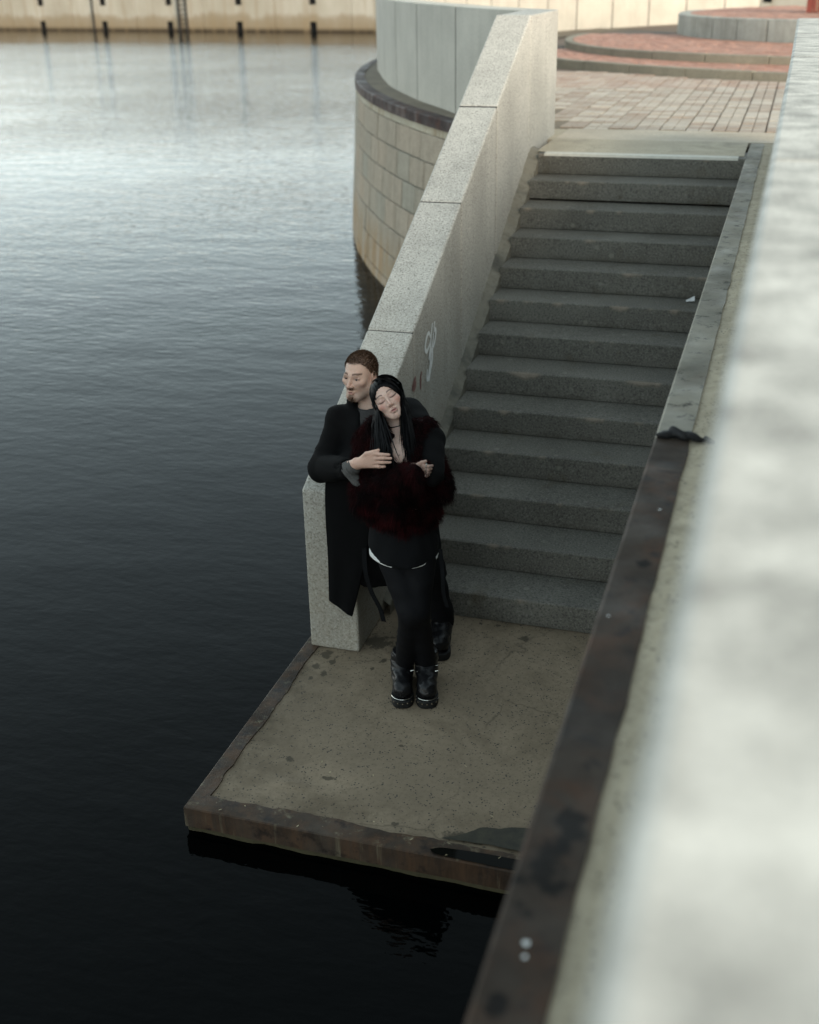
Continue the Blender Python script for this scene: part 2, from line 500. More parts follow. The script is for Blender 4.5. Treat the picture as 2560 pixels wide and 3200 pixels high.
# ------------------------------------------------------------------ bastion drum of quarried stone
def dp(a, r):
    t = math.radians(a)
    return A3(DC[0] + r * math.cos(t), DC[1] + r * math.sin(t))
bas = thing('stone_bastion', 'curved bastion of pinkish grey stone blocks with a rusted rim rising from the water', 'bastion', (*dp(-150, DR), ZW))
def drum_off(z):
    return DR + .02 + .12 * max(0, (1.0 - (z - ZW) / 2.0)) ** 1.0 * 1.0
zc = [1.872, 1.575, 1.268, .952, .628, .305, -.02, -.36, -.8]
A0, A1 = -138.2, -206.0
for ci in range(len(zc) - 1):
    z1, z0 = zc[ci], zc[ci + 1]
    a = A0 + (0.9 if ci % 2 else 0.0)
    while a > A1:
        wa = 1.62 + .22 * nz(a, ci * 3.1, 0, .7)
        if ci == 0:
            wa *= 1.9
        a2 = a - wa
        mb = MB()
        n = 4
        g = .016
        ga = math.degrees(.010 / DR)
        V, F = [], []
        pr = .008 * nz(a * 1.3, z0 * 5, 2)
        for q_ in range(n + 1):
            t = a - ga + (a2 - a + 2 * ga) * q_ / n
            for zz, rr in ((z0 + g / 2, drum_off(z0) + pr), (z1 - g / 2, drum_off(z1) + pr), (z1 - g / 2, drum_off(z1) - .2), (z0 + g / 2, drum_off(z0) - .2)):
                jx = .006 * nz(t, zz, 3, 2)
                V.append((*dp(t, rr + jx), zz + .006 * nz(t * 2, zz * 3)))
        for q_ in range(n):
            b0, b1 = q_ * 4, q_ * 4 + 4
            for e in range(4):
                F.append((b0 + e, b0 + (e + 1) % 4, b1 + (e + 1) % 4, b1 + e))
        F += [(3, 2, 1, 0), (n * 4, n * 4 + 1, n * 4 + 2, n * 4 + 3)]
        mb.add(V, F)
        mb.build('stone', M['masonry'], bas, bevel=.008)
        a = a2
def ring(name, mat, prof, a0, a1, n, parent, **kw):
    """sweep a closed (r offset, z) profile along the rim"""
    V, F = [], []
    m_ = len(prof)
    for i in range(n + 1):
        a = a0 + (a1 - a0) * i / n
        for (ro, z) in prof:
            V.append((*dp(a, DR + ro), z))
    for i in range(n):
        for e in range(m_):
            F.append((i * m_ + e, i * m_ + (e + 1) % m_, (i + 1) * m_ + (e + 1) % m_, (i + 1) * m_ + e))
    F += [tuple(range(m_))[::-1], tuple(n * m_ + e for e in range(m_))]
    return obj(name, V, F, mat, parent, **kw)
V, F, n = [], [], 60
for i in range(n + 1):
    a = A0 + (A1 - A0) * i / n
    for z in (1.86, .9, ZW, -1.2):
        V.append((*dp(a, drum_off(z) - .022), z))
for i in range(n):
    for e in range(3):
        F.append((i * 4 + e, i * 4 + e + 1, i * 4 + 5 + e, i * 4 + 4 + e))
obj('joint_mortar', V, F, M['joint'], bas)
ring('seam', M['seam'], [(.012, H - .118), (-.2, H - .118), (-.2, 1.874), (.018, 1.874)], A0, A1, 90, bas)
ring('steel_rim', M['rim_steel'], [(.03, H - .012), (.018, H), (-.115, H), (-.115, H - .115), (.03, H - .115)], A0, A1, 120, bas, smooth=False)

# ------------------------------------------------------------------ curved granite parapet round the plaza
outer = [(-.40, 5.49), (-.92, 6.17), (-1.41, 6.876), (-1.80, 7.52), (-2.348, 8.393), (-3.098, 9.791), (-3.55, 10.803), (-3.96, 11.83), (-4.50, 13.3), (-4.88, 14.9),
         (-5.10, 16.6), (-5.14, 18.4), (-4.98, 20.3), (-4.55, 22.3), (-3.78, 24.53), (-3.44, 25.2), (-2.81, 26.22), (-2.05, 27.27), (-1.22, 28.27), (-.35, 29.18), (.62, 30.06)]
outer = [A3(*p) for p in outer]
def catmull(P, n):
    out = []
    for i in range(len(P) - 1):
        p0, p1, p2, p3 = P[max(i - 1, 0)], P[i], P[i + 1], P[min(i + 2, len(P) - 1)]
        for k_ in range(n):
            t = k_ / n
            out.append(.5 * ((2 * p1) + (p2 - p0) * t + (2 * p0 - 5 * p1 + 4 * p2 - p3) * t * t + (3 * p1 - p0 - 3 * p2 + p3) * t ** 3))
    out.append(P[-1])
    return out
path = catmull(outer, 8)
acc = [0]
for a, b in zip(path, path[1:]):
    acc.append(acc[-1] + np.linalg.norm(b - a))
pnorm = []
for i in range(len(path)):
    t = path[min(i + 1, len(path) - 1)] - path[max(i - 1, 0)]
    t = t / np.linalg.norm(t)
    pnorm.append(A3(t[1], -t[0]))                                      # towards the plaza
def along(s):
    i = int(np.clip(np.searchsorted(acc, s) - 1, 0, len(path) - 2))
    t = (s - acc[i]) / (acc[i + 1] - acc[i])
    return path[i] * (1 - t) + path[i + 1] * t, pnorm[i] * (1 - t) + pnorm[i + 1] * t
cp = thing('curved_parapet', 'tall curved parapet of pale granite panels enclosing the brick plaza', 'parapet wall', (-2.3, 8.4, H))
def s_at(p):
    i = min(range(len(path)), key=lambda j: np.linalg.norm(path[j] - A3(*p)))
    return acc[i]
cuts = [0, s_at((-1.50, 7.04)), s_at((-2.348, 8.393))]
while cuts[-1] < acc[-1] - .7:
    cuts.append(min(cuts[-1] + 1.34, acc[-1]))
for s0, s1 in zip(cuts, cuts[1:]):
    V, F, n = [], [], 5
    for i in range(n + 1):
        p, nn = along(s0 + .016 + (s1 - s0 - .032) * i / n)
        q_ = p + nn * .30
        V += [(*p, H - .03), (*p, 3.13), (*q_, 3.13), (*q_, H - .03)]
    for i in range(n):
        for e in range(4):
            F.append((i * 4 + e, i * 4 + (e + 1) % 4, i * 4 + 4 + (e + 1) % 4, i * 4 + 4 + e))
    F += [(3, 2, 1, 0), (n * 4, n * 4 + 1, n * 4 + 2, n * 4 + 3)]
    obj('panel', V, F, M['curb_granite'], cp, bevel=.008)
V, F = [], []
for i, s in enumerate(np.linspace(.05, acc[-1] - .02, 160)):
    p, nn = along(s)
    V += [(*(p + nn * .006), H - .03), (*(p + nn * .006), 3.122), (*(p + nn * .294), 3.122), (*(p + nn * .294), H - .03)]
for i in range(159):
    for e in range(3):
        F.append((i * 4 + e, i * 4 + e + 1, i * 4 + 5 + e, i * 4 + 4 + e))
obj('panel_joint', V, F, M['dark'], cp)
# concrete ledge between rim and parapet
V, F = [], []
n = 110
for i in range(n + 1):
    a = A0 + 2 + (A1 - A0 - 4) * i / n
    o = dp(a, DR - .112)
    d_ = (DC - o) / np.linalg.norm(DC - o)
    for j in range(5):
        p = o + d_ * 1.5 * j / 4
        V.append((*p, H - .009 + .003 * nz(p[0] * 2, p[1] * 2)))
for i in range(n):
    for j in range(4):
        F.append((i * 5 + j, i * 5 + j + 1, i * 5 + 6 + j, i * 5 + 5 + j))
obj('ledge', V, F, concrete('stained ledge concrete', (.20, .165, .12), (.07, .06, .045), .8), bas)

# ------------------------------------------------------------------ stairs
st = thing('granite_staircase', 'steep flight of thirteen dark granite steps down to the landing', 'staircase', (.8, 0, 0))
chips = {8: [(.42, .10, .028)], 6: [(.95, .07, .018), (.50, .05, .010)], 3: [(.55, .04, .012)], 2: [(.42, .06, .010)], 9: [(.35, .05, .012)], 10: [(.33, .04, .01)]}
for kk in range(1, 14):
    yn, zt = (13 - kk) * D, (14 - kk) * HS
    zb = zt - HS
    xl = .010 - .028 * yn / 4.2
    V, F, cv, gv = [], [], [], []
    n = 84
    gap = .016 if kk == 2 else .003
    zj = .004 * nz(kk * 3.7)
    for i in range(n + 1):
        x = xl + (W - xl) * i / n
        c_ = max(0, nz(x * 7, kk * 5.3, 0, 1, 4) - .24) * .022
        for (cx, cw, cd) in chips.get(kk, []):
            c_ = max(c_, cd * max(0, 1 - abs((x - cx) / cw)) ** .7 * (1 + .4 * nz(x * 30, kk)))
        e = .006 + c_
        tilt = .004 * nz(x * 1.5, kk)
        V += [(x, yn - .010, zb + gap), (x, yn - .009, zb + gap + .03), (x, yn - .004, zt - e * 1.1 - .022), (x, yn - .003, zt - e * 1.1), (x, yn + e * .25, zt - e * .35), (x, yn + e * 1.2, zt + zj * .3 + tilt * .4), (x, yn + D * .86, zt - .003 + tilt), (x, yn + D + .03, zt - .001), (x, yn + D + .03, zb + gap)]
        f_ = min(1, c_ / .008)
        cv += [0, 0, 0, f_ * .5, f_ * .75, 0, 0, 0, 0]
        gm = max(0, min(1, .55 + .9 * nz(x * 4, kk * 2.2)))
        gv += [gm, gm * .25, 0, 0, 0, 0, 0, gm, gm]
    for i in range(n):
        for e in range(9):
            F.append((i * 9 + e, i * 9 + (e + 1) % 9, i * 9 + 9 + (e + 1) % 9, i * 9 + 9 + e))
    F += [tuple(range(9))[::-1], tuple(n * 9 + e for e in range(9))]
    o = obj('step', V, F, M['threshold'] if False else M['step_granite'], st)
    at_ = o.data.attributes.new('chip', 'FLOAT', 'POINT')
    at_.data.foreach_set('value', cv)
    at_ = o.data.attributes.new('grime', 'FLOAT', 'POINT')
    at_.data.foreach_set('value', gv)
# threshold slab above the top step, with a pale stripe on its edge
yt = 12 * D
V, F, n = [], [], 40
for i in range(n + 1):
    for j in range(9):
        x, y = -.06 + (W + .04) * i / n, yt + .105 + (5.11 - yt - .105) * j / 8
        V.append((x, y, H + .004 + .004 * nz(x * 3, y * 5) + .004 * (j / 8)))
for i in range(n):
    for j in range(8):
        F.append((i * 9 + j, i * 9 + 9 + j, i * 9 + 10 + j, i * 9 + 1 + j))
obj('threshold_slab', V, F, M['threshold'], st)
V, F, n = [], [], 40
for i in range(n + 1):
    x = .03 + (W - .09) * i / n
    w_ = .008 * nz(x * 14, 1)
    V += [(x, yt - .006, H - .014), (x, yt + .002, H + .0065), (x, yt + .095 + w_, H + .0065), (x, yt + .095 + w_, H - .02)]
for i in range(n):
    for e in range(3):
        F.append((i * 4 + e, i * 4 + 4 + e, i * 4 + 5 + e, i * 4 + 1 + e))
obj('pale_stripe', V, F, M['paint'], st)
# mortar fillet between steps and wall
V, F, n = [], [], 150
for i in range(n + 1):
    y = -.10 + (yt + .35) * i / n
    zt = min(H, (y + .04) / D * HS + HS * .62) + .018 * nz(y * 3.1, 1) + .016 * nz(y * 11, 4)
    xa, xb = XF(y) - .01, .012 - .028 * y / 4.2
    wv = .012 * nz(y * 9, 7)
    V += [(xa, y, zt + .035), (xa + (xb - xa) * .45 + wv * .4, y, zt + .012 + wv), (xb + .004 * nz(y * 20), y, zt - .012), (xb, y, zt - .4)]
for i in range(n):
    for e in range(3):
        F.append((i * 4 + e, i * 4 + 1 + e, i * 4 + 5 + e, i * 4 + 4 + e))
obj('mortar_fillet', V, F, M['mortar'], st)

# ------------------------------------------------------------------ sloping granite wall beside the stairs
sw = thing('stair_wall', 'sloping wall of pale speckled granite blocks along the left of the stairs', 'wall', (-.17, -.5, 0))
sl = lambda y: .975 + (y + .563) * .4575
def wall_block(y0, y1, zb, flat=None, name='granite_block'):
    V, F = [], []
    ys = np.linspace(y0, y1, 5)
    for y in ys:
        xr = XF(y)
        z = flat if flat else sl(y)
        V += [(xr - WALL_T, y, zb), (xr, y, zb), (xr, y, z), (xr - WALL_T, y, z)]
    for i in range(4):
        for e in range(4):
            F.append((i * 4 + e, i * 4 + (e + 1) % 4, i * 4 + 4 + (e + 1) % 4, i * 4 + 4 + e))
    F += [(3, 2, 1, 0), (16, 17, 18, 19)]
    return obj(name, V, F, M['wall_granite'], sw, bevel=.012)
YJ = [-.563, .635, 1.838, 2.93, 4.19]
wall_block(YJ[0], YJ[1] - .004, 0.002)
wall_block(YJ[1] + .004, YJ[2] - .004, -1.0)
wall_block(YJ[2] + .008, YJ[3] - .009, -1.0)
wall_block(YJ[3] + .009, YJ[4] - .004, -1.0)
wall_block(YJ[4] + .004, 5.49, -1.0, 3.14, 'pier_block')
V, F = [], []
for y, z in ((-.4, sl(-.4)), (4.19, sl(4.19)), (4.3, 3.125), (5.4, 3.125)):
    V += [(XF(y) - .006, y, z - .008), (XF(y) - WALL_T + .006, y, z - .008), (XF(y) - WALL_T + .006, y, .03), (XF(y) - .006, y, .03)]
for i in range(3):
    for e in range(4):
        F.append((i * 4 + e, i * 4 + (e + 1) % 4, i * 4 + 4 + (e + 1) % 4, i * 4 + 4 + e))
obj('wall_joint', V, F, M['dark'], sw)
# the tag and red marks sprayed on its inner face
def spray(name, strokes, w_, mat):
    mb = MB()
    for s in strokes:
        P = catmull([A3(*p) for p in s], 6)
        V, F = [], []
        for i, p in enumerate(P):
            t = P[min(i + 1, len(P) - 1)] - P[max(i - 1, 0)]
            t = t / (np.linalg.norm(t) + 1e-9)
            nn = A3(-t[1], t[0]) * w_ * (.7 + .4 * math.sin(math.pi * i / len(P)))
            for a in (p + nn, p - nn):
                V.append((XF(a[0]) + .0035, a[0], a[1]))
        for i in range(len(P) - 1):
            F.append((i * 2, i * 2 + 1, i * 2 + 3, i * 2 + 2))
        mb.add(V, F)
    mb.build(name, mat, sw)
spray('graffiti_tag', [[(1.01, 1.385), (.97, 1.425), (.915, 1.405), (.885, 1.35), (.92, 1.32), (.99, 1.345), (1.02, 1.38)],
                       [(1.06, 1.465), (1.03, 1.40), (1.01, 1.33), (.985, 1.28), (.965, 1.25)],
                       [(1.115, 1.46), (1.09, 1.40), (1.06, 1.33), (1.02, 1.28), (1.0, 1.22), (.965, 1.165), (.935, 1.13), (.915, 1.15), (.93, 1.20)],
                       [(1.08, 1.395), (1.125, 1.405), (1.14, 1.38), (1.11, 1.33), (1.07, 1.30)],
                       [(1.06, 1.30), (1.045, 1.23), (1.0, 1.17), (.96, 1.11)]], .0145, M['chalk'])
spray('red_mark', [[(.66, 1.235), (.625, 1.215), (.60, 1.185), (.64, 1.18), (.655, 1.21)]], .02, M['red_spray'])
spray('red_mark', [[(.80, 1.225), (.775, 1.20), (.77, 1.16), (.77, 1.12)]], .013, M['red_spray'])

# ------------------------------------------------------------------ landing
la = thing('landing_platform', 'low concrete landing with rusted steel edging just above the dark water', 'landing', (.6, -1, 0))
V, F, nx, ny = [], [], 110, 120
for i in range(nx + 1):
    for j in range(ny + 1):
        x, y = LX + .012 + (W - LX - .012) * i / nx, LY + .012 + (.12 - LY - .012) * j / ny
        z = .004 * nz(x * 1.7, y * 1.7) + .002 * nz(x * 9, y * 9)
        d_ = math.hypot((x - .17) / .20, (y + 1.70) / .085)
        z -= .014 * math.exp(-d_ * d_ * 1.5)
        d_ = math.hypot((x - .06) / .085, (y + 1.765) / .035)
        z += .016 * math.exp(-d_ * d_)
        V.append((x, y, z - .001))
for i in range(nx):
    for j in range(ny):
        F.append((i * (ny + 1) + j, (i + 1) * (ny + 1) + j, (i + 1) * (ny + 1) + j + 1, i * (ny + 1) + j + 1))
obj('slab', V, F, M['landing'], la, smooth=True)
MB().box((LX + .02, LY + .02, -.6), (W, .12, -.02)).build('slab_core', M['quay_face'], la)
def strip(name, pts_out, inward, w_, mat):
    V, F = [], []
    n = 90
    for i in range(n + 1):
        t = i / n
        p = pts_out[0] * (1 - t) + pts_out[1] * t
        ww = w_ + .014 * nz(p[0] * 4, p[1] * 4, 1) + .010 * nz(p[0] * 13, p[1] * 13, 2)
        q_ = p + inward * ww
        zw_ = .002 * nz(p[0] * 5, p[1] * 5)
        V += [(*p, -.098 + .004 * nz(p[0] * 6, p[1] * 6, 3)), (*p, .004), (*(p + inward * .006), .009 + zw_), (*q_, .007 + zw_), (*q_, -.03)]
    for i in range(n):
        for e in range(4):
            F.append((i * 5 + e, i * 5 + 1 + e, i * 5 + 6 + e, i * 5 + 5 + e))
    return obj(name, V, F, mat, la)
k = NT('rust streaked steel edging')
k.b.inputs['Specular IOR Level'].default_value = .12
c = k.mix(k.ramp(k.noise(2.2, 7, .65), (.38, 0.0), (.64, 1.0)), (.030, .021, .015), (.080, .062, .048))
c = k.mix(k.ramp(k.noise(1.0, 6, .7, k.map((9, 9, 1.2))), (.44, 0.0), (.64, .7)), c, (.098, .055, .032))
c = k.mix(k.ramp(k.noise(1.0, 4, .7, k.map((16, 16, 1.0), loc=(5, 2, 0))), (.57, 0.0), (.68, .6)), c, (.19, .17, .115))
c = k.mix(k.ramp(k.noise(8, 6, .7), (.33, .9), (.46, 0.0)), c, (.018, .015, .014))
k.bump(k.noise(22, 6, .7), .4, .008)
M['edge'] = k.done(c, k.ramp(k.noise(4, 5), (.3, .4), (.7, .75)))
strip('steel_edging', (A3(W, LY), A3(LX, LY)), A3(0, 1), .112, M['edge'])
strip('steel_edging', (A3(LX, LY), A3(LX, .1)), A3(1, 0), .082, M['edge'])
V, F, n = [], [], 80
for i in range(n + 1):
    x = LX + .006 + (W - LX) * i / n
    V += [(x, LY + .010, -.09), (x, LY + .012 + .010 * nz(x * 6), -.112 + .008 * nz(x * 9, 3)), (x, LY + .03, -.7)]
for i in range(n):
    for e in range(2):
        F.append((i * 3 + e, i * 3 + 3 + e, i * 3 + 4 + e, i * 3 + 1 + e))
obj('mossy_base', V, F, concrete('mossy submerged base', (.075, .065, .035), (.03, .03, .015), .6), la)
# wet corner
k = NT('puddle water')
k.b.inputs['IOR'].default_value = 1.12
k.b.inputs['Specular IOR Level'].default_value = .5
M['puddle'] = k.done((.006, .006, .005), .06)
pts = [(.82, -2.030), (.86, -2.008), (.93, -2.000), (1.05, -1.992), (1.22, -1.990), (1.5, -1.985), (1.66, -1.99), (1.66, -2.055), (1.2, -2.058), (1.0, -2.056), (.86, -2.052)]
P = catmull([A3(*p) for p in pts] + [A3(*pts[0])], 5)[:-1]
obj('puddle', [(p[0], p[1], .0135) for p in P], [tuple(range(len(P)))], M['puddle'], kind='structure')
k = NT('wet algae stain')
c = k.ramp(k.noise(12, 6, .7), (.35, (.014, .013, .008)), (.7, (.045, .04, .023)))
M['algae'] = k.done(c, .5)
pts = [(.84, -1.945), (.93, -1.89), (1.0, -1.83), (1.10, -1.80), (1.25, -1.76), (1.5, -1.7), (1.66, -1.66), (1.66, -1.93), (1.3, -1.925), (1.0, -1.93)]
P = catmull([A3(*p) for p in pts] + [A3(*pts[0])], 8)[:-1]
P = [p + A3(.008 * nz(p[0] * 20, p[1] * 20), .008 * nz(p[0] * 20, p[1] * 20, 4)) for p in P]
obj('algae_patch', [(p[0], p[1], .0085) for p in P], [tuple(range(len(P)))], M['algae'], la)
# ragged blotch outlines
def blotch(x, y, rx, ry, seed, rot=0.0):
    out = []
    for i in range(18):
        t = 2 * math.pi * i / 18
        r_ = 1 + .45 * nz(math.cos(t) * 1.5, math.sin(t) * 1.5, seed * 3.3)
        a, b = rx * r_ * math.cos(t), ry * r_ * math.sin(t)
        out.append((x + a * math.cos(rot) - b * math.sin(rot), y + a * math.sin(rot) + b * math.cos(rot), .0062))
    return out
# ------------------------------------------------------------------ quay edge and near parapet at right
qe = thing('quay_edge', 'rusted steel angle and rough concrete strip along the quay edge at the right', 'quay edge', (1.7, 0, H))
for (y0, y1, mt) in ((-9.0, -2.165, 'steel'), (-2.155, 5.10, 'steel_grey')):
    V, F = [], []
    n = 60
    for i in range(n + 1):
        y = y0 + (y1 - y0) * i / n
        ww = .113 + .006 * nz(y * 5) + .004 * nz(y * 17)
        V += [(W - .004, y, H - .14), (W - .004, y, H - .006), (W + .004, y, H + .002), (W + ww, y, H + .002), (W + ww, y, H - .14)]
    for i in range(n):
        for e in range(4):
            F.append((i * 5 + e, i * 5 + 5 + e, i * 5 + 6 + e, i * 5 + 1 + e))
    F += [tuple(range(5)), tuple(n * 5 + e for e in range(5))[::-1]]
    obj('steel_angle', V, F, M[mt], qe)
V, F, n = [], [], 260
for i in range(n + 1):
    y = -9 + 14.1 * i / n
    for j in range(5):
        x = W + .100 + .22 * j / 4
        V.append((x, y, H - .001 - (.004 if j == 0 else 0) + .006 * nz(x * 18, y * 18, 2)))
for i in range(n):
    for j in range(4):
        F.append((i * 5 + j, i * 5 + j + 1, i * 5 + 6 + j, i * 5 + 5 + j))
obj('concrete_strip', V, F, M['deck'], qe)
mb = MB()
for i, (x, y, rx) in enumerate([(1.719, -4.485, .006), (1.723, -4.515, .004), (1.742, -2.75, .004), (1.69, -3.4, .003)]):
    b = [(p[0], p[1], H + .0065) for p in blotch(x, y, rx, rx, i + 60)]
    mb.add(b, [tuple(range(len(b)))])
mb.build('dropping', M['chalk'], qe)
gp = thing('granite_parapet', 'thick near white granite parapet close to the camera at the right', 'parapet wall', (2.08, -2, H))
ys = [-8.5, -2.9, .55, 2.6, 3.7, 4.5, 4.97]
for y0, y1 in zip(ys, ys[1:]):
    xl = lambda y: 1.938 + .008 * math.sin((y + 6) * .3)
    MB().prism([(xl(y0), y0 + .003), (xl(y0) + .32, y0 + .003), (xl(y1) + .32, y1 - .003), (xl(y1), y1 - .003)], H - .02, ZP).build('granite_block', M['parapet_granite'], gp, bevel=.014)
# strip of concrete at the head of the stairs and pavers
MB().prism([(-.06, 5.117), (3.2, 5.117), (3.2, 5.80), (-.06, 5.86)], H - .1, H + .004).build('concrete_band', M['strip'], kind='structure')
MB().prism([(-.30, 5.117), (-.075, 5.117), (-.075, 5.86), (-.34, 5.88)], H - .1, H - .003).build('concrete_band', M['threshold'], kind='structure')

# ------------------------------------------------------------------ brick plaza
K1, R1, H1 = A3(4.922, 19.217), 8.635, H + .107
K2, R2, H2 = A3(3.294, 17.744), 5.472, H + .217
PLC, PLR, HP = A3(3.635, 19.19), 3.95, 2.63
pav = thing('paver_field', 'field of worn pale and pinkish pavers at the head of the stairs', 'paving', (.8, 8, H))
pw, pl_ = .243, .165
pmes = []
for i in range(6):
    mb = MB()
    e = [.004 * random.uniform(-1, 1) for _ in range(4)]
    g = .008
    gx = .004
    for (xa, xb) in ((-pw / 2 + g, -gx), (gx, pw / 2 - g)):
        z = [random.uniform(-.002, .004) for _ in range(4)]
        mb.add([(xa, -pl_ / 2 + g * .7, -.04), (xb, -pl_ / 2 + g * .7, -.04), (xb, pl_ / 2 - g * .7, -.04), (xa, pl_ / 2 - g * .7, -.04),
                (xa, -pl_ / 2 + g * .7, z[0]), (xb, -pl_ / 2 + g * .7, z[1]), (xb, pl_ / 2 - g * .7, z[2]), (xa, pl_ / 2 - g * .7, z[3])],
               [(4, 5, 6, 7), (0, 1, 5, 4), (1, 2, 6, 5), (2, 3, 7, 6), (3, 0, 4, 7)])
    me = mkmesh('paver', mb.V, mb.F)
    me.materials.append(M['paver'])
    pmes.append(me)
nsing, rest = 0, MB()
slots = []
for c_ in range(-9, 13):
    for r_ in range(40):
        x = .06 + .122 + c_ * pw
        y = 5.99 + (r_ + (.5 if c_ % 2 else 0)) * pl_ - .015 * x
        if math.hypot(x - K1[0], y - K1[1]) < R1 + .10 or x > 2.25 + .0 * y:
            continue
        if x < -.05 - max(0, (y - 5.5)) * .235:
            continue
        slots.append((y, x))
slots.sort()
for y, x in slots:
    me = random.choice(pmes)
    z = H - .002 + random.uniform(-.004, .004)
    if nsing < 300:
        inst('paver', me, (x, y, z), pav, random.uniform(-.02, .02))
        nsing += 1
    else:
        rest.add([(p.co[0] + x, p.co[1] + y, p.co[2] + z) for p in me.vertices], [tuple(f.vertices) for f in me.polygons])
k = NT('distant pale pavers')
c = k.ramp(k.vor(4.6, out='Color'), (0, (.33, .235, .185)), (1, (.47, .40, .335)))
M['paver_far'] = k.done(c, .85)
rest.build('paver_rest', M['paver_far'], pav, kind='stuff')

def kerb_ring(root, cen, r_, z0, z1, a0, a1, length, name, wdt, mat):
    step_ = length / r_
    a = a0
    while a < a1:
        b = min(a + step_, a1)
        V, F, n = [], [], 4
        g = .006 / r_
        dz = random.uniform(-.004, .004)
        for i in range(n + 1):
            t = a + g + (b - a - 2 * g) * i / n
            for rr, z in ((r_, z0 - .05), (r_, z1 + dz), (r_ - wdt, z1 + dz), (r_ - wdt, z0 - .05)):
                V.append((cen[0] + rr * math.cos(t), cen[1] + rr * math.sin(t), z))
        for i in range(n):
            for e in range(4):
                F.append((i * 4 + e, i * 4 + 4 + e, i * 4 + 4 + (e + 1) % 4, i * 4 + (e + 1) % 4))
        F += [(0, 1, 2, 3), (n * 4 + 3, n * 4 + 2, n * 4 + 1, n * 4)]
        obj(name, V, F, mat, root, bevel=.008)
        a = b
def brick_rings(name, root, cen, r_out, r_in, z, a0, a1, bl, bw, kind=None):
    """bricks laid in concentric rings, one joined mesh"""
    mb = MB()
    r_ = r_out
    cols = []
    while r_ > r_in:
        da = bl / r_
        a = a0 + random.random() * da
        while a < a1:
            dz = random.uniform(-.003, .003)
            g = .004
            q4 = []
            for rr, t in ((r_ - g, a + g / r_), (r_ - g, a + da - g / r_), (r_ - bw + g, a + da - g / r_), (r_ - bw + g, a + g / r_)):
                q4.append((cen[0] + rr * math.cos(t), cen[1] + rr * math.sin(t)))
            mb.add([(*p, z + dz) for p in q4] + [(*p, z - .03) for p in q4], [(3, 2, 1, 0), (0, 1, 5, 4), (1, 2, 6, 5), (2, 3, 7, 6), (3, 0, 4, 7)])
            cols += [random.random()] * 5
            a += da
        r_ -= bw
    o = mb.build(name, M['brick_stuff'], root, kind='stuff')
    at_ = o.data.attributes.new('tone', 'FLOAT', 'FACE')
    at_.data.foreach_set('value', cols)
k = NT('red ring bricks')
at_n = k.t.nodes.new('ShaderNodeAttribute')
at_n.attribute_name = 'tone'
c = k.ramp(at_n.outputs['Fac'], (0, (.32, .16, .115)), (.5, (.40, .21, .155)), (1, (.47, .27, .205)))
c = k.mix(k.ramp(k.noise(1.3, 6, .6), (.4, 0.0), (.7, .45)), c, (.40, .27, .21))
M['brick_stuff'] = k.done(c, .85)
R_ = math.radians
te = thing('round_terrace', 'two low round steps with concrete kerb stones and red brick treads', 'terrace', (*K1, H))
kerb_ring(te, K1, R1, H, H1, R_(205), R_(257), 1.03, 'kerb_stone', .14, M['kerb'])
brick_rings('brick_tread', te, K1, R1 - .145, R1 - 2.2, H1 - .004, R_(205), R_(257), .21, .105)
MB().prism([tuple(K1 + (R1 - .1) * A3(math.cos(t), math.sin(t))) for t in np.linspace(R_(195), R_(290), 40)] + [tuple(K1 + 2 * A3(math.cos(R_(200)), math.sin(R_(200))))], H - .02, H1 - .03).build('tread_bed', M['bed'], te)
kerb_ring(te, K2, R2, H1, H2, R_(168), R_(262), 1.0, 'kerb_stone', .14, M['kerb'])
brick_rings('brick_tread', te, K2, R2 - .145, 2.6, H2 - .004, R_(168), R_(262), .21, .105)
MB().prism([tuple(K2 + (R2 - .1) * A3(math.cos(t), math.sin(t))) for t in np.linspace(R_(150), R_(300), 50)], H1 - .02, H2 - .03).build('tread_bed', M['bed'], te)
plt = thing('round_plinth', 'raised round plinth with stained grey concrete sides and a red brick top', 'plinth', (*PLC, H2))
a = R_(160)
while a < R_(300):
    b = a + R_(9.5)
    V, F, n = [], [], 5
    for i in range(n + 1):
        t = a + .003 + (b - a - .006) * i / n
        for rr, z in ((PLR, H2 - .02), (PLR, HP), (PLR - .22, HP), (PLR - .22, H2 - .02)):
            V.append((PLC[0] + rr * math.cos(t), PLC[1] + rr * math.sin(t), z))
    for i in range(n):
        for e in range(4):
            F.append((i * 4 + e, i * 4 + 4 + e, i * 4 + 4 + (e + 1) % 4, i * 4 + (e + 1) % 4))
    F += [(0, 1, 2, 3), (n * 4 + 3, n * 4 + 2, n * 4 + 1, n * 4)]
    obj('wall_panel', V, F, M['plinth'], plt, bevel=.01)
    a = b
MB().prism([tuple(PLC + (PLR - .15) * A3(math.cos(t), math.sin(t))) for t in np.linspace(0, 2 * math.pi, 72, endpoint=False)], H2 - .02, HP - .035).build('core', M['bed'], plt)
brick_rings('brick_top', plt, PLC, PLR - .215, .8, HP + .002, R_(120), R_(300), .21, .105)
po = thing('red_post', 'weathered red timber post standing on the round brick plinth', 'post', (2.22, 18.62, HP))
for i, x in enumerate(np.arange(2.015, 2.55, .105)):
    MB().box((x, 18.42, HP + .01), (x + .098, 18.45 + .02 * (i % 2), HP + 2.6)).build('plank', M['red_wood'] if 'red_wood' in M else M.setdefault('red_wood', (lambda k: k.done(k.mix(k.ramp(k.noise(1.0, 5, .7, k.map((14, 14, .9))), (.5, 0.0), (.66, .85)), k.ramp(k.rand(), (0, (.10, .035, .028)), (1, (.19, .045, .035))), (.32, .24, .17)), .8))(NT('flaking red paint on wood'))), po)
MB().box((2.03, 18.455, HP + .004), (2.54, 18.95, HP + 2.6)).build('core', M['red_wood'], po)
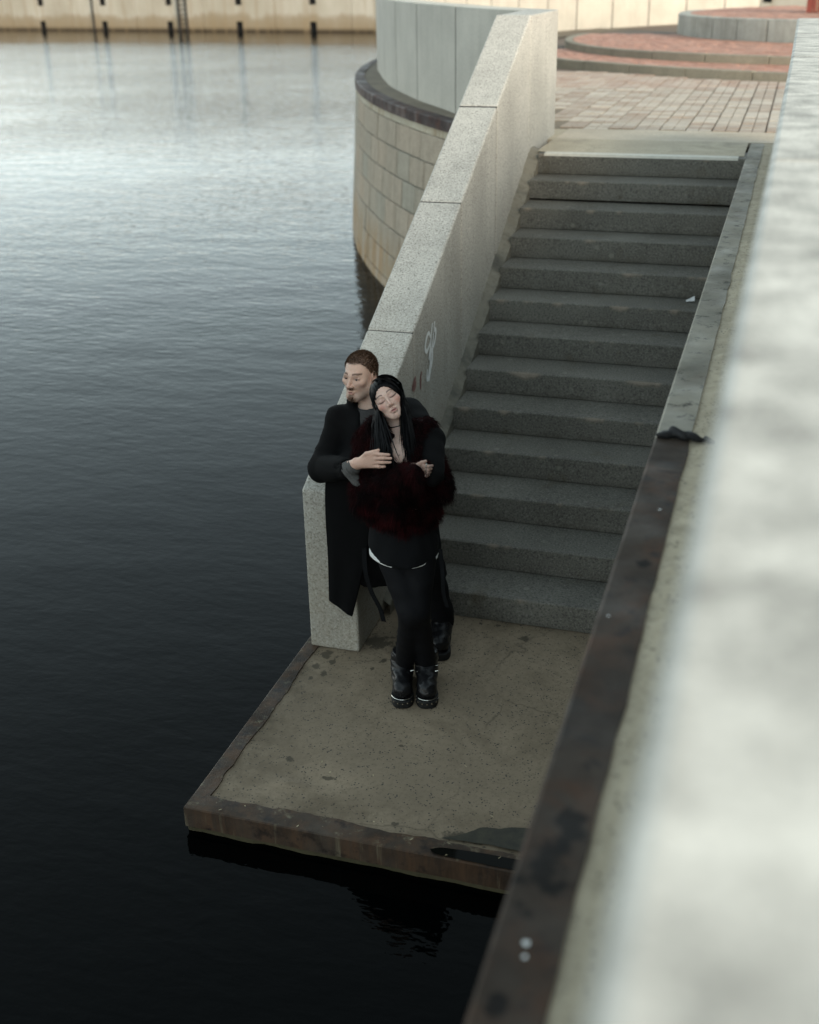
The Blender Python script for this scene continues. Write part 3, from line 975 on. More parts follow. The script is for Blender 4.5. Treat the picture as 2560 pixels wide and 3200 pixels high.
# ------------------------------------------------------------------ small litter
MB().add([(1.405, 2.70, 8 * HS + .006), (1.455, 2.715, 8 * HS + .012), (1.45, 2.745, 8 * HS + .035), (1.40, 2.735, 8 * HS + .008), (1.43, 2.72, 8 * HS + .022)], [(0, 1, 4), (1, 2, 4), (2, 3, 4), (3, 0, 4)])
tag(MB().add([(1.395, 2.665, 8 * HS + .006), (1.455, 2.68, 8 * HS + .010), (1.45, 2.71, 8 * HS + .040), (1.39, 2.70, 8 * HS + .008), (1.42, 2.69, 8 * HS + .026)], [(0, 1, 4), (1, 2, 4), (2, 3, 4), (3, 0, 4)]).build('paper_scrap', M['paper']),
    'small crumpled white paper scrap lying on a stair tread', 'litter')
mb = MB()
for i in range(20):
    x, y = (random.uniform(LX + .02, 1.25), LY + abs(random.gauss(0, .10)) + .01) if i < 14 else (random.uniform(-.2, 1.4), random.uniform(-1.9, -.9))
    t, L_ = random.uniform(0, 6.28), random.uniform(.005, .012)
    a, b = A3(math.cos(t), math.sin(t)) * L_, A3(-math.sin(t), math.cos(t)) * L_ * .35
    p = A3(x, y)
    mb.add([(*(p - a), .013), (*(p + b), .016), (*(p + a), .014), (*(p - b), .013)], [(0, 1, 2, 3)])
mb.build('seed_husks', M['husk'], kind='stuff', label='scattered straw coloured seed husks on the landing edge')

# ------------------------------------------------------------------ people: implicit surfaces turned into meshes
def nrm(v):
    v = np.asarray(v, float)
    return v / np.linalg.norm(v)
def smin(a, b, k_):
    h = np.clip(.5 + .5 * (b - a) / k_, 0, 1)
    return b * (1 - h) + a * h - k_ * h * (1 - h)
def smax(a, b, k_):
    return -smin(-a, -b, k_)
def cap(P, a, b, ra, rb=None):
    a, b = np.asarray(a, float), np.asarray(b, float)
    rb = ra if rb is None else rb
    d = b - a
    t = np.clip(((P - a) @ d) / (d @ d + 1e-12), 0, 1)
    return np.sqrt(((P - a - t[:, None] * d) ** 2).sum(1)) - (ra + (rb - ra) * t)
def ell(P, c, r, B=None):
    q_ = P - np.asarray(c, float)
    if B is not None:
        q_ = q_ @ np.asarray(B).T
    r = np.asarray(r, float)
    k0 = np.sqrt(((q_ / r) ** 2).sum(1))
    k1 = np.sqrt(((q_ / r ** 2) ** 2).sum(1)) + 1e-9
    return k0 * (k0 - 1) / k1
def union(P, prims, k_):
    d = None
    for p in prims:
        e = p(P) if callable(p) else (cap(P, *p[1:]) if p[0] == 'c' else ell(P, *p[1:]))
        d = e if d is None else smin(d, e, k_)
    return d
def nets(f, lo, hi, h):
    """naive surface nets"""
    lo, hi = np.asarray(lo, float), np.asarray(hi, float)
    n = np.ceil((hi - lo) / h).astype(int) + 1
    ax = [lo[i] + h * np.arange(n[i]) for i in range(3)]
    vals = np.empty(n)
    yz = np.stack(np.meshgrid(ax[1], ax[2], indexing='ij'), -1).reshape(-1, 2)
    ch = max(1, 120000 // len(yz))
    for i in range(0, n[0], ch):
        xs_ = ax[0][i:i + ch]
        P = np.empty((len(xs_) * len(yz), 3))
        P[:, 0] = np.repeat(xs_, len(yz))
        P[:, 1:] = np.tile(yz, (len(xs_), 1))
        vals[i:i + ch] = f(P).reshape(len(xs_), n[1], n[2])
    c = n - 1
    S = np.zeros((*c, 3))
    cnt = np.zeros(c)
    idx = np.stack(np.meshgrid(*[np.arange(k_) for k_ in c], indexing='ij'), -1).astype(float)
    for a in range(3):
        o1, o2 = [x for x in range(3) if x != a]
        for d1 in (0, 1):
            for d2 in (0, 1):
                s0 = [slice(0, c[0]), slice(0, c[1]), slice(0, c[2])]
                s0[o1] = slice(d1, d1 + c[o1])
                s0[o2] = slice(d2, d2 + c[o2])
                s1 = list(s0)
                s1[a] = slice(1, 1 + c[a])
                v0, v1 = vals[tuple(s0)], vals[tuple(s1)]
                x = (v0 < 0) != (v1 < 0)
                t = np.where(x, v0 / np.where(x, v0 - v1, 1), 0)
                p = np.zeros((*c, 3))
                p[..., a] = t
                p[..., o1] = d1
                p[..., o2] = d2
                S += p * x[..., None]
                cnt += x
    m_ = cnt > 0
    ids = -np.ones(c, int)
    ids[m_] = np.arange(m_.sum())
    V = lo + h * (idx[m_] + S[m_] / cnt[m_][:, None])
    F = []
    for a in range(3):
        o1, o2 = (a + 1) % 3, (a + 2) % 3
        s0 = [slice(1, c[k_]) for k_ in range(3)]
        s1 = list(s0)
        s0[a] = slice(0, c[a])
        s1[a] = slice(1, c[a] + 1)
        v0, v1 = vals[tuple(s0)], vals[tuple(s1)]
        for sgn, m2 in ((1, (v0 < 0) & (v1 >= 0)), (-1, (v0 >= 0) & (v1 < 0))):
            w_ = np.argwhere(m2)
            if not len(w_):
                continue
            base = w_ + np.array([0 if k_ == a else 1 for k_ in range(3)])
            e1, e2 = np.eye(3, dtype=int)[o1], np.eye(3, dtype=int)[o2]
            q_ = [ids[tuple((base - x).T)] for x in (0 * e1, e1, e1 + e2, e2)]
            q_ = np.stack(q_ if sgn > 0 else q_[::-1], 1)
            F.append(q_[(q_ >= 0).all(1)])
    return V, np.concatenate(F)
def fast_obj(name, V, F, mat, parent, smooth=True, col=None, kind=None, label=None, cat=None):
    V, F = np.asarray(V, float), np.asarray(F, int)
    off = np.array(root_loc(parent)) if parent else np.zeros(3)
    me = bpy.data.meshes.new(name)
    k_ = F.shape[1]
    me.vertices.add(len(V))
    me.vertices.foreach_set('co', (V - off).astype(np.float32).ravel())
    me.loops.add(F.size)
    me.loops.foreach_set('vertex_index', F.astype(np.int32).ravel())
    me.polygons.add(len(F))
    me.polygons.foreach_set('loop_start', np.arange(0, F.size, k_, dtype=np.int32))
    me.polygons.foreach_set('use_smooth', np.full(len(F), smooth))
    me.update(calc_edges=True)
    me.validate()
    me.materials.append(mat)
    if col is not None:
        a = me.color_attributes.new('tint', 'FLOAT_COLOR', 'POINT')
        a.data.foreach_set('color', np.c_[col, np.ones(len(col))].astype(np.float32).ravel())
    o = bpy.data.objects.new(name, me)
    COL.objects.link(o)
    if parent:
        o.parent = parent
    return tag(o, label, cat, None, kind)
def relax(V, F, it=2, lam=.5):
    V = V.copy()
    for _ in range(it):
        S, cn = np.zeros_like(V), np.zeros(len(V))
        for a in range(F.shape[1]):
            for b in (F[:, (a + 1) % F.shape[1]], F[:, a - 1]):
                np.add.at(S, F[:, a], V[b])
                np.add.at(cn, F[:, a], 1)
        V += lam * (S / np.maximum(cn, 1)[:, None] - V)
    return V
def vnormals(V, F):
    n = np.cross(V[F[:, 2]] - V[F[:, 0]], V[F[:, 3]] - V[F[:, 1]])
    N_ = np.zeros_like(V)
    for a in range(4):
        np.add.at(N_, F[:, a], n)
    return N_ / (np.linalg.norm(N_, axis=1)[:, None] + 1e-12)
def scatter(V, F, n, w_=None):
    fn = np.cross(V[F[:, 2]] - V[F[:, 0]], V[F[:, 3]] - V[F[:, 1]])
    ar = np.linalg.norm(fn, axis=1) + 1e-15
    p = ar * (1 if w_ is None else w_[F].mean(1))
    i = rng.choice(len(F), n, p=p / p.sum())
    u, v = rng.random((2, n, 1))
    q_ = F[i]
    P = (1 - u) * (1 - v) * V[q_[:, 0]] + u * (1 - v) * V[q_[:, 1]] + u * v * V[q_[:, 2]] + (1 - u) * v * V[q_[:, 3]]
    return P, fn[i] / ar[i][:, None]
def strands(name, P, N_, length, width, mat, parent, droop=.5, messy=.5, comb=None, segs=3):
    """thin tapering hairs as real geometry, one mesh"""
    n = len(P)
    L_ = length * rng.uniform(.6, 1.25, (n, 1))
    d = N_ + messy * rng.normal(size=(n, 3)) * .6
    if comb is not None:
        K = A3([31, 17, 23], [-19, 29, 37], [41, -23, 13])
        d = d + comb + .55 * np.sin(P @ K.T * 1.3 + 2 * np.sin(P @ K[::-1].T * .6))
    d /= np.linalg.norm(d, axis=1)[:, None] + 1e-9
    side = np.cross(d, rng.normal(size=(n, 3)))
    side /= np.linalg.norm(side, axis=1)[:, None] + 1e-9
    V = np.empty((n, segs * 2, 3))
    for s in range(segs):
        t = s / (segs - 1)
        c = P + d * L_ * t + A3(0, 0, -1) * droop * L_ * t * t
        w_ = width * (1 - .8 * t)
        V[:, s * 2] = c - side * w_ / 2
        V[:, s * 2 + 1] = c + side * w_ / 2
    base = np.arange(n)[:, None] * segs * 2
    F = np.concatenate([base + np.array([[s * 2, s * 2 + 1, s * 2 + 3, s * 2 + 2]]) for s in range(segs - 1)])
    return fast_obj(name, V.reshape(-1, 3), F, mat, parent, smooth=True, kind='stuff')
def fold(P, *waves):
    d = np.zeros(len(P))
    for a, k_, ph in waves:
        d += a * np.sin(P @ np.asarray(k_, float) + ph + 1.3 * np.sin(P @ (np.asarray(k_, float)[[2, 0, 1]] * .5)))
    return d

def skin_mat(name, rough=.5):
    k = NT(name)
    at_ = k.t.nodes.new('ShaderNodeAttribute')
    at_.attribute_name = 'tint'
    c = k.mix(k.ramp(k.noise(160, 3), (.3, .18), (.6, 0.0)), at_.outputs['Color'], (.22, .11, .08))
    k.b.inputs['Subsurface Weight'].default_value = .12
    k.b.inputs['Subsurface Radius'].default_value = (.010, .004, .002)
    k.b.inputs['Specular IOR Level'].default_value = .35
    return k.done(c, rough)
def fabric(name, col, fine=220, rough=.95, amt=.35):
    k = NT(name)
    k.b.inputs['Specular IOR Level'].default_value = .12
    c = k.mix(k.ramp(k.noise(fine, 3, .7), (.35, amt), (.65, 0.0)), col, tuple(x * .45 for x in col))
    c = k.mix(k.ramp(k.noise(14, 4), (.4, 0.0), (.7, .35)), c, tuple(x * 1.5 for x in col))
    k.bump(k.noise(fine, 2), .25, .002)
    return k.done(c, rough)
def hair_mat(name, a, b, rough=.5, sc=60):
    k = NT(name)
    k.b.inputs['Specular IOR Level'].default_value = .12
    return k.done(k.ramp(k.noise(sc, 3), (.38, a), (.66, b)), rough)
M['skin'] = skin_mat('skin')
M['coat'] = fabric('black wool', (.0036, .0036, .0038))
M['knit'] = fabric('dark grey knit', (.050, .048, .047), 120, amt=.7)
M['trouser'] = fabric('black trouser cloth', (.0075, .0075, .0085))
M['tights'] = fabric('black tights', (.006, .006, .007), 300, .7)
M['dress'] = fabric('black dress cloth', (.0065, .0068, .0075))
M['hem'] = fabric('white shirt cotton', (.72, .72, .70), 150, amt=.08)
M['fur_base'] = fabric('dark red fleece', (.004, .0008, .001))
M['fur'] = hair_mat('dark red fur', (.0026, .0005, .0006), (.022, .0024, .0028), .9, 13)
M['fur_hem'] = hair_mat('brighter red fur', (.006, .0009, .0011), (.055, .0062, .0072), .9, 13)
M['hair_m'] = hair_mat('short brown hair', (.035, .020, .012), (.085, .050, .030))
M['hair_w'] = hair_mat('long black hair', (.0022, .0022, .0026), (.006, .006, .007), .5)
M['leather'] = None
k = NT('creased black leather')
k.b.inputs['Specular IOR Level'].default_value = .3
k.bump(k.noise(28, 5, .6, dist=1.2), .5, .006)
M['leather'] = k.done((.008, .008, .009), k.ramp(k.noise(20, 3), (.3, .25), (.7, .5)))
M['rubber'] = plain('black rubber sole', (.012, .012, .012), .65)
M['metal'] = plain('polished steel studs', (.65, .62, .56), .25, 1.0)
M['sclera'] = plain('eye white', (.24, .21, .20), .3)
M['iris'] = plain('dark grey iris', (.02, .022, .024), .15)

def frame(f, u):
    f = nrm(f)
    u = nrm(np.asarray(u, float) - f * np.dot(f, u))
    l = np.cross(u, f)
    return np.array([l, -f, u])                                        # rows: subject's left, back, up

def head_sdf(P, O, B, woman, neck):
    q_ = (P - O) @ B.T * (1.06 if woman else 1.0)
    L = lambda *a: A3(*a)
    if woman:
        d = union(q_, [('e', L(0, .018, .030), L(.073, .092, .084)), ('e', L(0, -.034, -.028), L(.056, .058, .072))], .03)
        d = smin(d, cap(q_, L(0, -.066, -.094), L(0, -.058, -.086), .017, .022), .03)
        for s in (-1, 1):
            d = smin(d, cap(q_, L(s * .040, -.010, -.058), L(s * .018, -.058, -.090), .017, .016), .03)
            d = smin(d, ell(q_, L(s * .040, -.060, -.020), L(.022, .020, .020)), .022)
        d = smin(d, cap(q_, L(-.028, -.080, .026), L(.028, -.080, .026), .010), .02)
        sock, er, lid = .011, .0140, .0145
    else:
        d = union(q_, [('e', L(0, .018, .030), L(.076, .094, .086)), ('e', L(0, -.036, -.030), L(.058, .058, .078))], .03)
        d = smin(d, cap(q_, L(-.010, -.072, -.104), L(.010, -.072, -.104), .019, .019), .025)
        for s in (-1, 1):
            d = smin(d, cap(q_, L(s * .053, .0, -.062), L(s * .024, -.064, -.098), .019, .020), .025)
            d = smin(d, ell(q_, L(s * .043, -.060, -.018), L(.022, .022, .018)), .022)
        d = smin(d, cap(q_, L(-.032, -.0805, .020), L(.032, -.0805, .020), .0105), .018)
        sock, er, lid = .013, .0135, .0
    for s in (-1, 1):                                                   # eye sockets, lids or eyeballs
        d = smax(d, -(ell(q_, L(s * .031, -.096, .003), L(.021, .016, sock))), .012)
        if woman:
            d = smin(d, ell(q_, L(s * .031, -.0765, .003), L(.0165, .0135, .0125)), .006)
        else:
            d = smin(d, cap(q_, L(s * .016, -.0835, .0085), L(s * .046, -.0785, .0065), .0052), .006)
            d = smin(d, cap(q_, L(s * .018, -.082, -.0065), L(s * .044, -.077, -.0055), .0042), .006)
    n0 = -.1095 if woman else -.1125
    d = smin(d, cap(q_, L(0, -.088, .012), L(0, n0, -.030), .0062, .0078), .012)
    d = smin(d, cap(q_, L(0, n0 + .004, -.034), L(0, -.095, -.040), .0075, .006), .008)
    for s in (-1, 1):
        d = smin(d, ell(q_, L(s * .0125, -.0985, -.0350), L(.0080, .010, .0078)), .006)
    zl = -.060 if woman else -.063
    th = 1.02 if woman else .85
    for s in (-1, 1):
        d = smin(d, cap(q_, L(s * .004, -.0965, zl), L(s * .021, -.0845, zl - .004), .0062 * th, .003), .005)
    d = smin(d, cap(q_, L(-.010, -.0935, zl - .0125), L(.010, -.0935, zl - .0125), .0070 * th), .007)
    d = smax(d, -cap(q_, L(-.020, -.097, zl - .0065), L(.020, -.097, zl - .0065), .0018), .003)
    for s in (-1, 1):                                                   # ears
        e = ell(q_, L(s * .079, .010, -.004), L(.009, .019, .031))
        e = smax(e, -ell(q_, L(s * .088, .006, .000), L(.008, .011, .020)), .006)
        d = smin(d, e, .007)
    for (a, b, ra, rb) in neck:
        d = smin(d, cap(P, a, b, ra, rb), .035)
    return d

def head_tint(V, O, B, woman):
    q_ = (V - O) @ B.T * (1.06 if woman else 1.0)
    base = A3(.60, .425, .350) if woman else A3(.54, .372, .295)
    c = np.tile(base, (len(V), 1))
    def put(w_, col):
        c[:] = c * (1 - w_[:, None]) + np.asarray(col) * w_[:, None]
    g = lambda cx, cy, cz, rx, ry, rz: np.exp(-(((q_[:, 0] - cx) / rx) ** 2 + ((q_[:, 1] - cy) / ry) ** 2 + ((q_[:, 2] - cz) / rz) ** 2))
    fx = q_[:, 1] < -.03
    for s in (-1, 1):
        put((.65 if woman else .10) * g(s * .046, -.065, -.024, .020, .05, .018), (.52, .20, .16))
        put(.35 * g(s * .078, .01, 0, .02, .03, .035), (.50, .22, .17))
    put(.35 * g(0, -.112, -.03, .02, .02, .014), (.50, .24, .19))
    zl = -.060 if woman else -.063
    lip = np.clip(1.6 * g(0, -.095, zl - .007, .019, .03, .0105) - .25, 0, 1)
    put(lip * (.9 if woman else .75) * fx, (.34, .125, .11) if woman else (.42, .18, .15))
    put(np.clip(2 * g(0, -.098, zl - .0065, .019, .03, .0024) - .6, 0, 1) * .8 * fx, (.10, .03, .03))
    for s in (-1, 1):
        x = q_[:, 0] * s
        arch = .0265 + .004 * np.sin(np.clip((x - .012) / .036, 0, 1) * 3.14) - .0 * x
        br = np.exp(-((q_[:, 2] - arch - (.003 if woman else 0)) / (.0030 if woman else .0040)) ** 2) * ((x > .012) & (x < .052)) * fx
        put(np.clip(br * 1.3, 0, 1) * (.9 if woman else .9), (.045, .030, .025) if woman else (.070, .040, .024))
        if woman:
            lash = np.exp(-((q_[:, 2] - (-.0045 + 12 * (x - .031) ** 2)) / .0026) ** 2) * ((x > .014) & (x < .055)) * (q_[:, 1] < -.055)
            put(np.clip(lash * 1.3, 0, 1) * .95, (.02, .014, .014))
            put(.45 * g(s * .031, -.08, .006, .02, .03, .010), (.30, .17, .16))
        else:
            put(.55 * g(s * .031, -.08, .006, .019, .03, .009), (.20, .11, .085))  # brow shadow over the eyes, painted into the skin colour
    if not woman:                                                       # stubble, moustache and chin beard
        w_ = np.clip(1.5 * g(0, -.098, zl + .0135, .027, .03, .0065), 0, 1)
        put(w_ * .8, (.11, .062, .036))
        w_ = np.clip(1.4 * g(0, -.085, -.100, .026, .04, .020), 0, 1)
        put(w_ * .55, (.15, .085, .05))
        jaw = np.clip((-.045 - q_[:, 2]) / .03, 0, 1) * np.clip((.13 + q_[:, 2]) / .02, 0, 1)
        put(jaw * .22 * (1 - lip), (.20, .13, .09))
        scalp = np.clip((q_[:, 2] - (.072 - 1.25 * np.clip(q_[:, 1] + .048, 0, .062))) / .012, 0, 1)
        scalp = np.maximum(scalp, np.clip((q_[:, 1] - .022) / .01, 0, 1) * np.clip((q_[:, 2] + .065) / .02, 0, 1))
        put(scalp * .85, (.075, .045, .028))
    else:                                                               # scalp under her hair
        put(np.clip((((q_[:, 0]) / .072) ** 2 + ((q_[:, 2] + .022) / .098) ** 2 - .92) / .1, 0, 1) * (np.clip((q_[:, 2] + .07) / .02, 0, 1)), (.008, .008, .009))
    return np.clip(c, 0, 1)

def finger_chain(P, pts, r0, r1):
    d = None
    n = len(pts) - 1
    for i in range(n):
        e = cap(P, pts[i], pts[i + 1], r0 + (r1 - r0) * i / n, r0 + (r1 - r0) * (i + 1) / n)
        d = e if d is None else smin(d, e, .004)
    return d
def join(parts):
    V, F, n = [], [], 0
    for v, f in parts:
        V.append(v)
        F.append(f + n)
        n += len(v)
    return np.concatenate(V), np.concatenate(F)
def sock_boot(P, heel, toe, top, ztop):
    """upper of a laced boot from heel to toe"""
    h, t = np.asarray(heel, float), np.asarray(toe, float)
    d_ = nrm(t - h)
    L_ = np.linalg.norm(t - h)
    e = cap(P, h + d_ * .05 + A3(0, 0, .085), h + d_ * (L_ - .055) + A3(0, 0, .072), .050, .053)
    e = smin(e, cap(P, h + d_ * .055 + A3(0, 0, .10), np.asarray(top, float) * A3(1, 1, 0) + A3(0, 0, ztop), .050, .051), .05)
    e = smin(e, cap(P, h + d_ * .12 + A3(0, 0, .10), h + d_ * .07 + A3(0, 0, .17), .042, .045), .05)
    return np.maximum(e, np.maximum(P[:, 2] - ztop, .040 - P[:, 2]))
def sole_mesh(heel, toe, z0, z1, grow, name, mat, parent):
    h, t = np.asarray(heel, float), np.asarray(toe, float)
    d_ = nrm(t - h)
    s_ = A3(-d_[1], d_[0], 0)
    L_ = np.linalg.norm(t - h)
    prof = [(.0, .034), (.04, .046), (.10, .045), (.16, .046), (.22, .053), (.26, .050), (.285, .039), (.30, .017)]
    up = [(h + d_ * (a * L_ / .30 - grow + 2 * grow * a / .3) + s_ * (w_ + grow)) for a, w_ in prof]
    dn = [(h + d_ * (a * L_ / .30 - grow + 2 * grow * a / .3) - s_ * (w_ + grow)) for a, w_ in prof[::-1]]
    poly_ = [(p[0], p[1]) for p in catmull([A3(*p) for p in up + dn], 3)]
    return MB().prism(poly_, z0, z1).build(name, mat, parent, bevel=.006)
def boot(person, heel, toe, ankle, ztop, studs):
    allp = np.array([heel, toe, ankle])
    lo, hi = allp.min(0) - .09, allp.max(0) + .09
    lo[2], hi[2] = .02, ztop + .03
    V, F = nets(lambda P: sock_boot(P, heel, toe, ankle, ztop) + fold(P, (.0018, (0, 60, 150), 1), (.0012, (110, 40, 60), 0)), lo, hi, .006)
    b = fast_obj('boot', relax(V, F, 1), F, M['leather'], person)
    sole_mesh(heel, toe, .0, .044, .006, 'sole', M['rubber'], b)
    if studs:
        h, t = np.asarray(heel, float), np.asarray(toe, float)
        d_ = nrm(t - h)
        s_ = A3(-d_[1], d_[0], 0)
        L_ = np.linalg.norm(t - h)
        arc_ = [h + d_ * (L_ - .062 + .070 * math.cos(a)) + s_ * .0605 * math.sin(a) + A3(0, 0, .0455) for a in np.linspace(-1.25, 1.25, 14)]
        MB().tube(arc_, .0019, 5).build('welt', M['metal'], b)
        mb = MB()
        for a in np.linspace(-1.3, 1.3, 7):
            p = h + d_ * (L_ - .060 + .072 * math.cos(a)) + s_ * .0605 * math.sin(a) + A3(0, 0, .024)
            mb.box(p - .0032, p + .0032)
        for i, (f_, z) in enumerate(((.30, .150), (.42, .132), (.54, .122))):
            for s in (-1, 1):
                p = h + d_ * L_ * f_ + s_ * s * .046 + A3(0, 0, z + .006)
                q_ = p + s_ * s * .016 + A3(0, 0, .008) + d_ * .006
                mb.tube([p, q_], [.004, .0012], 5)
        mb.build('stud', M['metal'], b)
        for i in range(5):
            p0 = h + d_ * L_ * (.28 + .085 * i) + A3(0, 0, .158 - .0085 * i)
            MB().tube([p0 - s_ * .034 - A3(0, 0, .012), p0 + A3(0, 0, .006), p0 + s_ * .034 + d_ * .012 - A3(0, 0, .012)], .0032, 4).build('lace', M['rubber'], b)
    else:
        mb = MB()
        h, t = np.asarray(heel, float), np.asarray(toe, float)
        d_ = nrm(t - h)
        s_ = A3(-d_[1], d_[0], 0)
        L_ = np.linalg.norm(t - h)
        for i in range(4):
            for s in (-1, 1):
                p = h + d_ * L_ * (.34 + .07 * i) + s_ * s * .026 + A3(0, 0, .155 - .010 * i)
                mb.box(p - .0026, p + .0026)
        mb.build('eyelet', M['metal'], b)
    return b

# ------------------------------------------------------------------ the man
man = thing('person', 'man with cropped brown hair in a long black coat holding the woman from behind', 'person', (.25, -.38, .009))
OM = A3(-.004, -.432, 1.603)
BM = frame((-.24, -.97, -.03), (.0, .05, 1))
neck_m = [(OM + A3(.028, .03, -.055), A3(.055, -.405, 1.40), .055, .062), (A3(-.05, -.41, 1.375), A3(.18, -.385, 1.385), .07, .07)]
lo, hi = OM + A3(-.17, -.15, -.30), OM + A3(.23, .17, .14)
Vh, Fh = nets(lambda P: head_sdf(P, OM, BM, False, neck_m), lo, hi, .0034)
Vh = relax(Vh, Fh, 1, .4)
kn = [A3(.242, -.943, 1.386), A3(.250, -.947, 1.365), A3(.247, -.947, 1.343), A3(.232, -.943, 1.322)]
md = [A3(.288, -.957, 1.392), A3(.294, -.960, 1.375), A3(.291, -.960, 1.353), A3(.268, -.956, 1.327)]
tp = [A3(.318, -.953, 1.393), A3(.328, -.955, 1.376), A3(.324, -.955, 1.355), A3(.294, -.952, 1.328)]
wr = A3(.128, -.902, 1.306)
def hand_m(P):
    d = None
    for i in range(4):
        e = cap(P, wr + (kn[i] - wr) * .12, kn[i], .021, .0115)
        d = e if d is None else smin(d, e, .012)
    for i in range(4):
        d = smin(d, finger_chain(P, [kn[i], md[i], tp[i]], .0098, .0068), .0035)
    d = smin(d, finger_chain(P, [A3(.150, -.905, 1.325), A3(.196, -.932, 1.376), A3(.233, -.940, 1.393), A3(.262, -.940, 1.406)], .0135, .0072), .007)
    return smin(d, cap(P, A3(.03, -.80, 1.23), wr, .030, .025), .02)
Va, Fa = nets(hand_m, (.02, -1.0, 1.18), (.36, -.78, 1.44), .0032)
body_m = [('c', A3(.06, -.41, 1.30), A3(.15, -.40, .95), .115, .12), ('c', A3(-.12, -.43, 1.34), A3(.25, -.39, 1.37), .06, .06),
          ('c', A3(-.13, -.44, 1.33), A3(-.15, -.62, 1.13), .045, .04), ('c', A3(-.15, -.62, 1.13), A3(.06, -.83, 1.245), .04, .03),
          ('c', A3(.26, -.40, 1.37), A3(.46, -.70, 1.33), .045, .04), ('c', A3(.46, -.70, 1.33), A3(.53, -.90, 1.30), .038, .03),
          ('c', A3(.09, -.39, .90), A3(.19, -.40, .50), .08, .06), ('c', A3(.19, -.40, .50), A3(.205, -.27, .10), .05, .035),
          ('c', A3(.23, -.38, .90), A3(.35, -.41, .50), .08, .06), ('c', A3(.35, -.41, .50), A3(.395, -.29, .10), .05, .035)]
Vb, Fb = nets(lambda P: union(P, body_m, .05), (-.32, -1.0, .04), (.65, -.2, 1.46), .016)
V, F = join([(Vh, Fh), (Va, Fa), (Vb, Fb)])
tint = np.concatenate([head_tint(Vh, OM, BM, False), np.tile(A3(.56, .355, .275), (len(Va), 1)), np.tile(A3(.43, .27, .21), (len(Vb), 1))])
fast_obj('body', V, F, M['skin'], man, col=tint)
loc2w = lambda O, B, p: O + np.asarray(p, float) @ B
for s in (-1, 1):
    V, F = nets(lambda P: np.sqrt(((P - loc2w(OM, BM, (s * .031, -.0735, .0015))) ** 2).sum(1)) - .0122, loc2w(OM, BM, (s * .031, -.0735, .0015)) - .016, loc2w(OM, BM, (s * .031, -.0735, .0015)) + .016, .003)
    e = fast_obj('eye', V, F, M['sclera'], man)
    c_ = loc2w(OM, BM, (s * .031 + .0015, -.0735, .0015)) + BM.T @ A3(0, -.0095, 0)
    V, F = nets(lambda P: ell(P, c_, (.0058, .0034, .0058), BM), c_ - .010, c_ + .010, .0018)
    fast_obj('iris', V, F, M['iris'], e)
# cropped hair and beard
q_ = (Vh - OM) @ BM.T
sc_ = np.clip((q_[:, 2] - (.070 - 1.25 * np.clip(q_[:, 1] + .048, 0, .062))) / .010, 0, 1)
sc_ = np.maximum(sc_, np.clip((q_[:, 1] - .022) / .01, 0, 1) * np.clip((q_[:, 2] + .060) / .02, 0, 1)) * (np.abs(q_[:, 0]) < .0835) * (q_[:, 2] > -.06)
P_, N_ = scatter(Vh, Fh, 11000, sc_ + 1e-9)
strands('hair', P_, N_, .009, .0022, M['hair_m'], man, droop=.1, messy=.35, segs=2)
bd = np.exp(-((q_[:, 0] / .024) ** 2 + ((q_[:, 1] + .085) / .03) ** 2 + ((q_[:, 2] + .102) / .015) ** 2)) + .9 * np.exp(-((q_[:, 0] / .024) ** 2 + ((q_[:, 1] + .098) / .02) ** 2 + ((q_[:, 2] + .0505) / .005) ** 2))
P_, N_ = scatter(Vh, Fh, 320, np.where(bd > .3, bd, 0) + 1e-9)
strands('beard', P_, N_, .006, .0014, M['hair_m'], man, droop=.8, messy=.4, segs=2)
# sweater, trousers, boots, coat
V, F = nets(lambda P: np.maximum(union(P, [('c', A3(.055, -.42, 1.30), A3(.13, -.42, 1.0), .14, .14), ('c', A3(-.10, -.43, 1.345), A3(.23, -.40, 1.37), .078, .078), ('c', A3(.05, -.415, 1.36), A3(.047, -.412, 1.425), .082, .070)], .05),
                             -cap(P, A3(.045, -.415, 1.44), A3(.03, -.44, 1.50), .064, .08)), (-.2, -.62, 1.0), (.34, -.25, 1.47), .010)
fast_obj('sweater', relax(V, F), F, M['knit'], man)
V, F = nets(lambda P: union(P, [('c', A3(.065, -.835, 1.240), A3(.118, -.893, 1.283), .046, .035), ('c', A3(.095, -.872, 1.245), A3(.140, -.905, 1.200), .030, .013), ('c', A3(.10, -.875, 1.235), A3(.115, -.895, 1.205), .03, .018)], .02)
            + .0022 * np.sin(P @ A3(190, 60, 230)), (0, -.96, 1.15), (.20, -.78, 1.35), .005)
fast_obj('sweater_cuff', V, F, fabric('grey ribbed knit', (.085, .082, .078), 140, amt=.6), man)
V, F = nets(lambda P: union(P, [('c', A3(.09, -.39, .92), A3(.19, -.40, .50), .105, .085), ('c', A3(.19, -.40, .50), A3(.205, -.28, .14), .08, .07),
                                ('c', A3(.23, -.38, .92), A3(.35, -.41, .50), .105, .085), ('c', A3(.35, -.41, .50), A3(.395, -.30, .14), .08, .07)], .04) + fold(P, (.004, (20, 10, 45), 0)), (-.06, -.6, .08), (.55, -.15, 1.05), .014)
fast_obj('trousers', relax(V, F), F, M['trouser'], man)
boot(man, A3(.195, -.215, .009), A3(.228, -.505, .009), A3(.203, -.27, .15), .24, False)
boot(man, A3(.375, -.235, .009), A3(.437, -.520, .009), A3(.39, -.29, .15), .24, False)
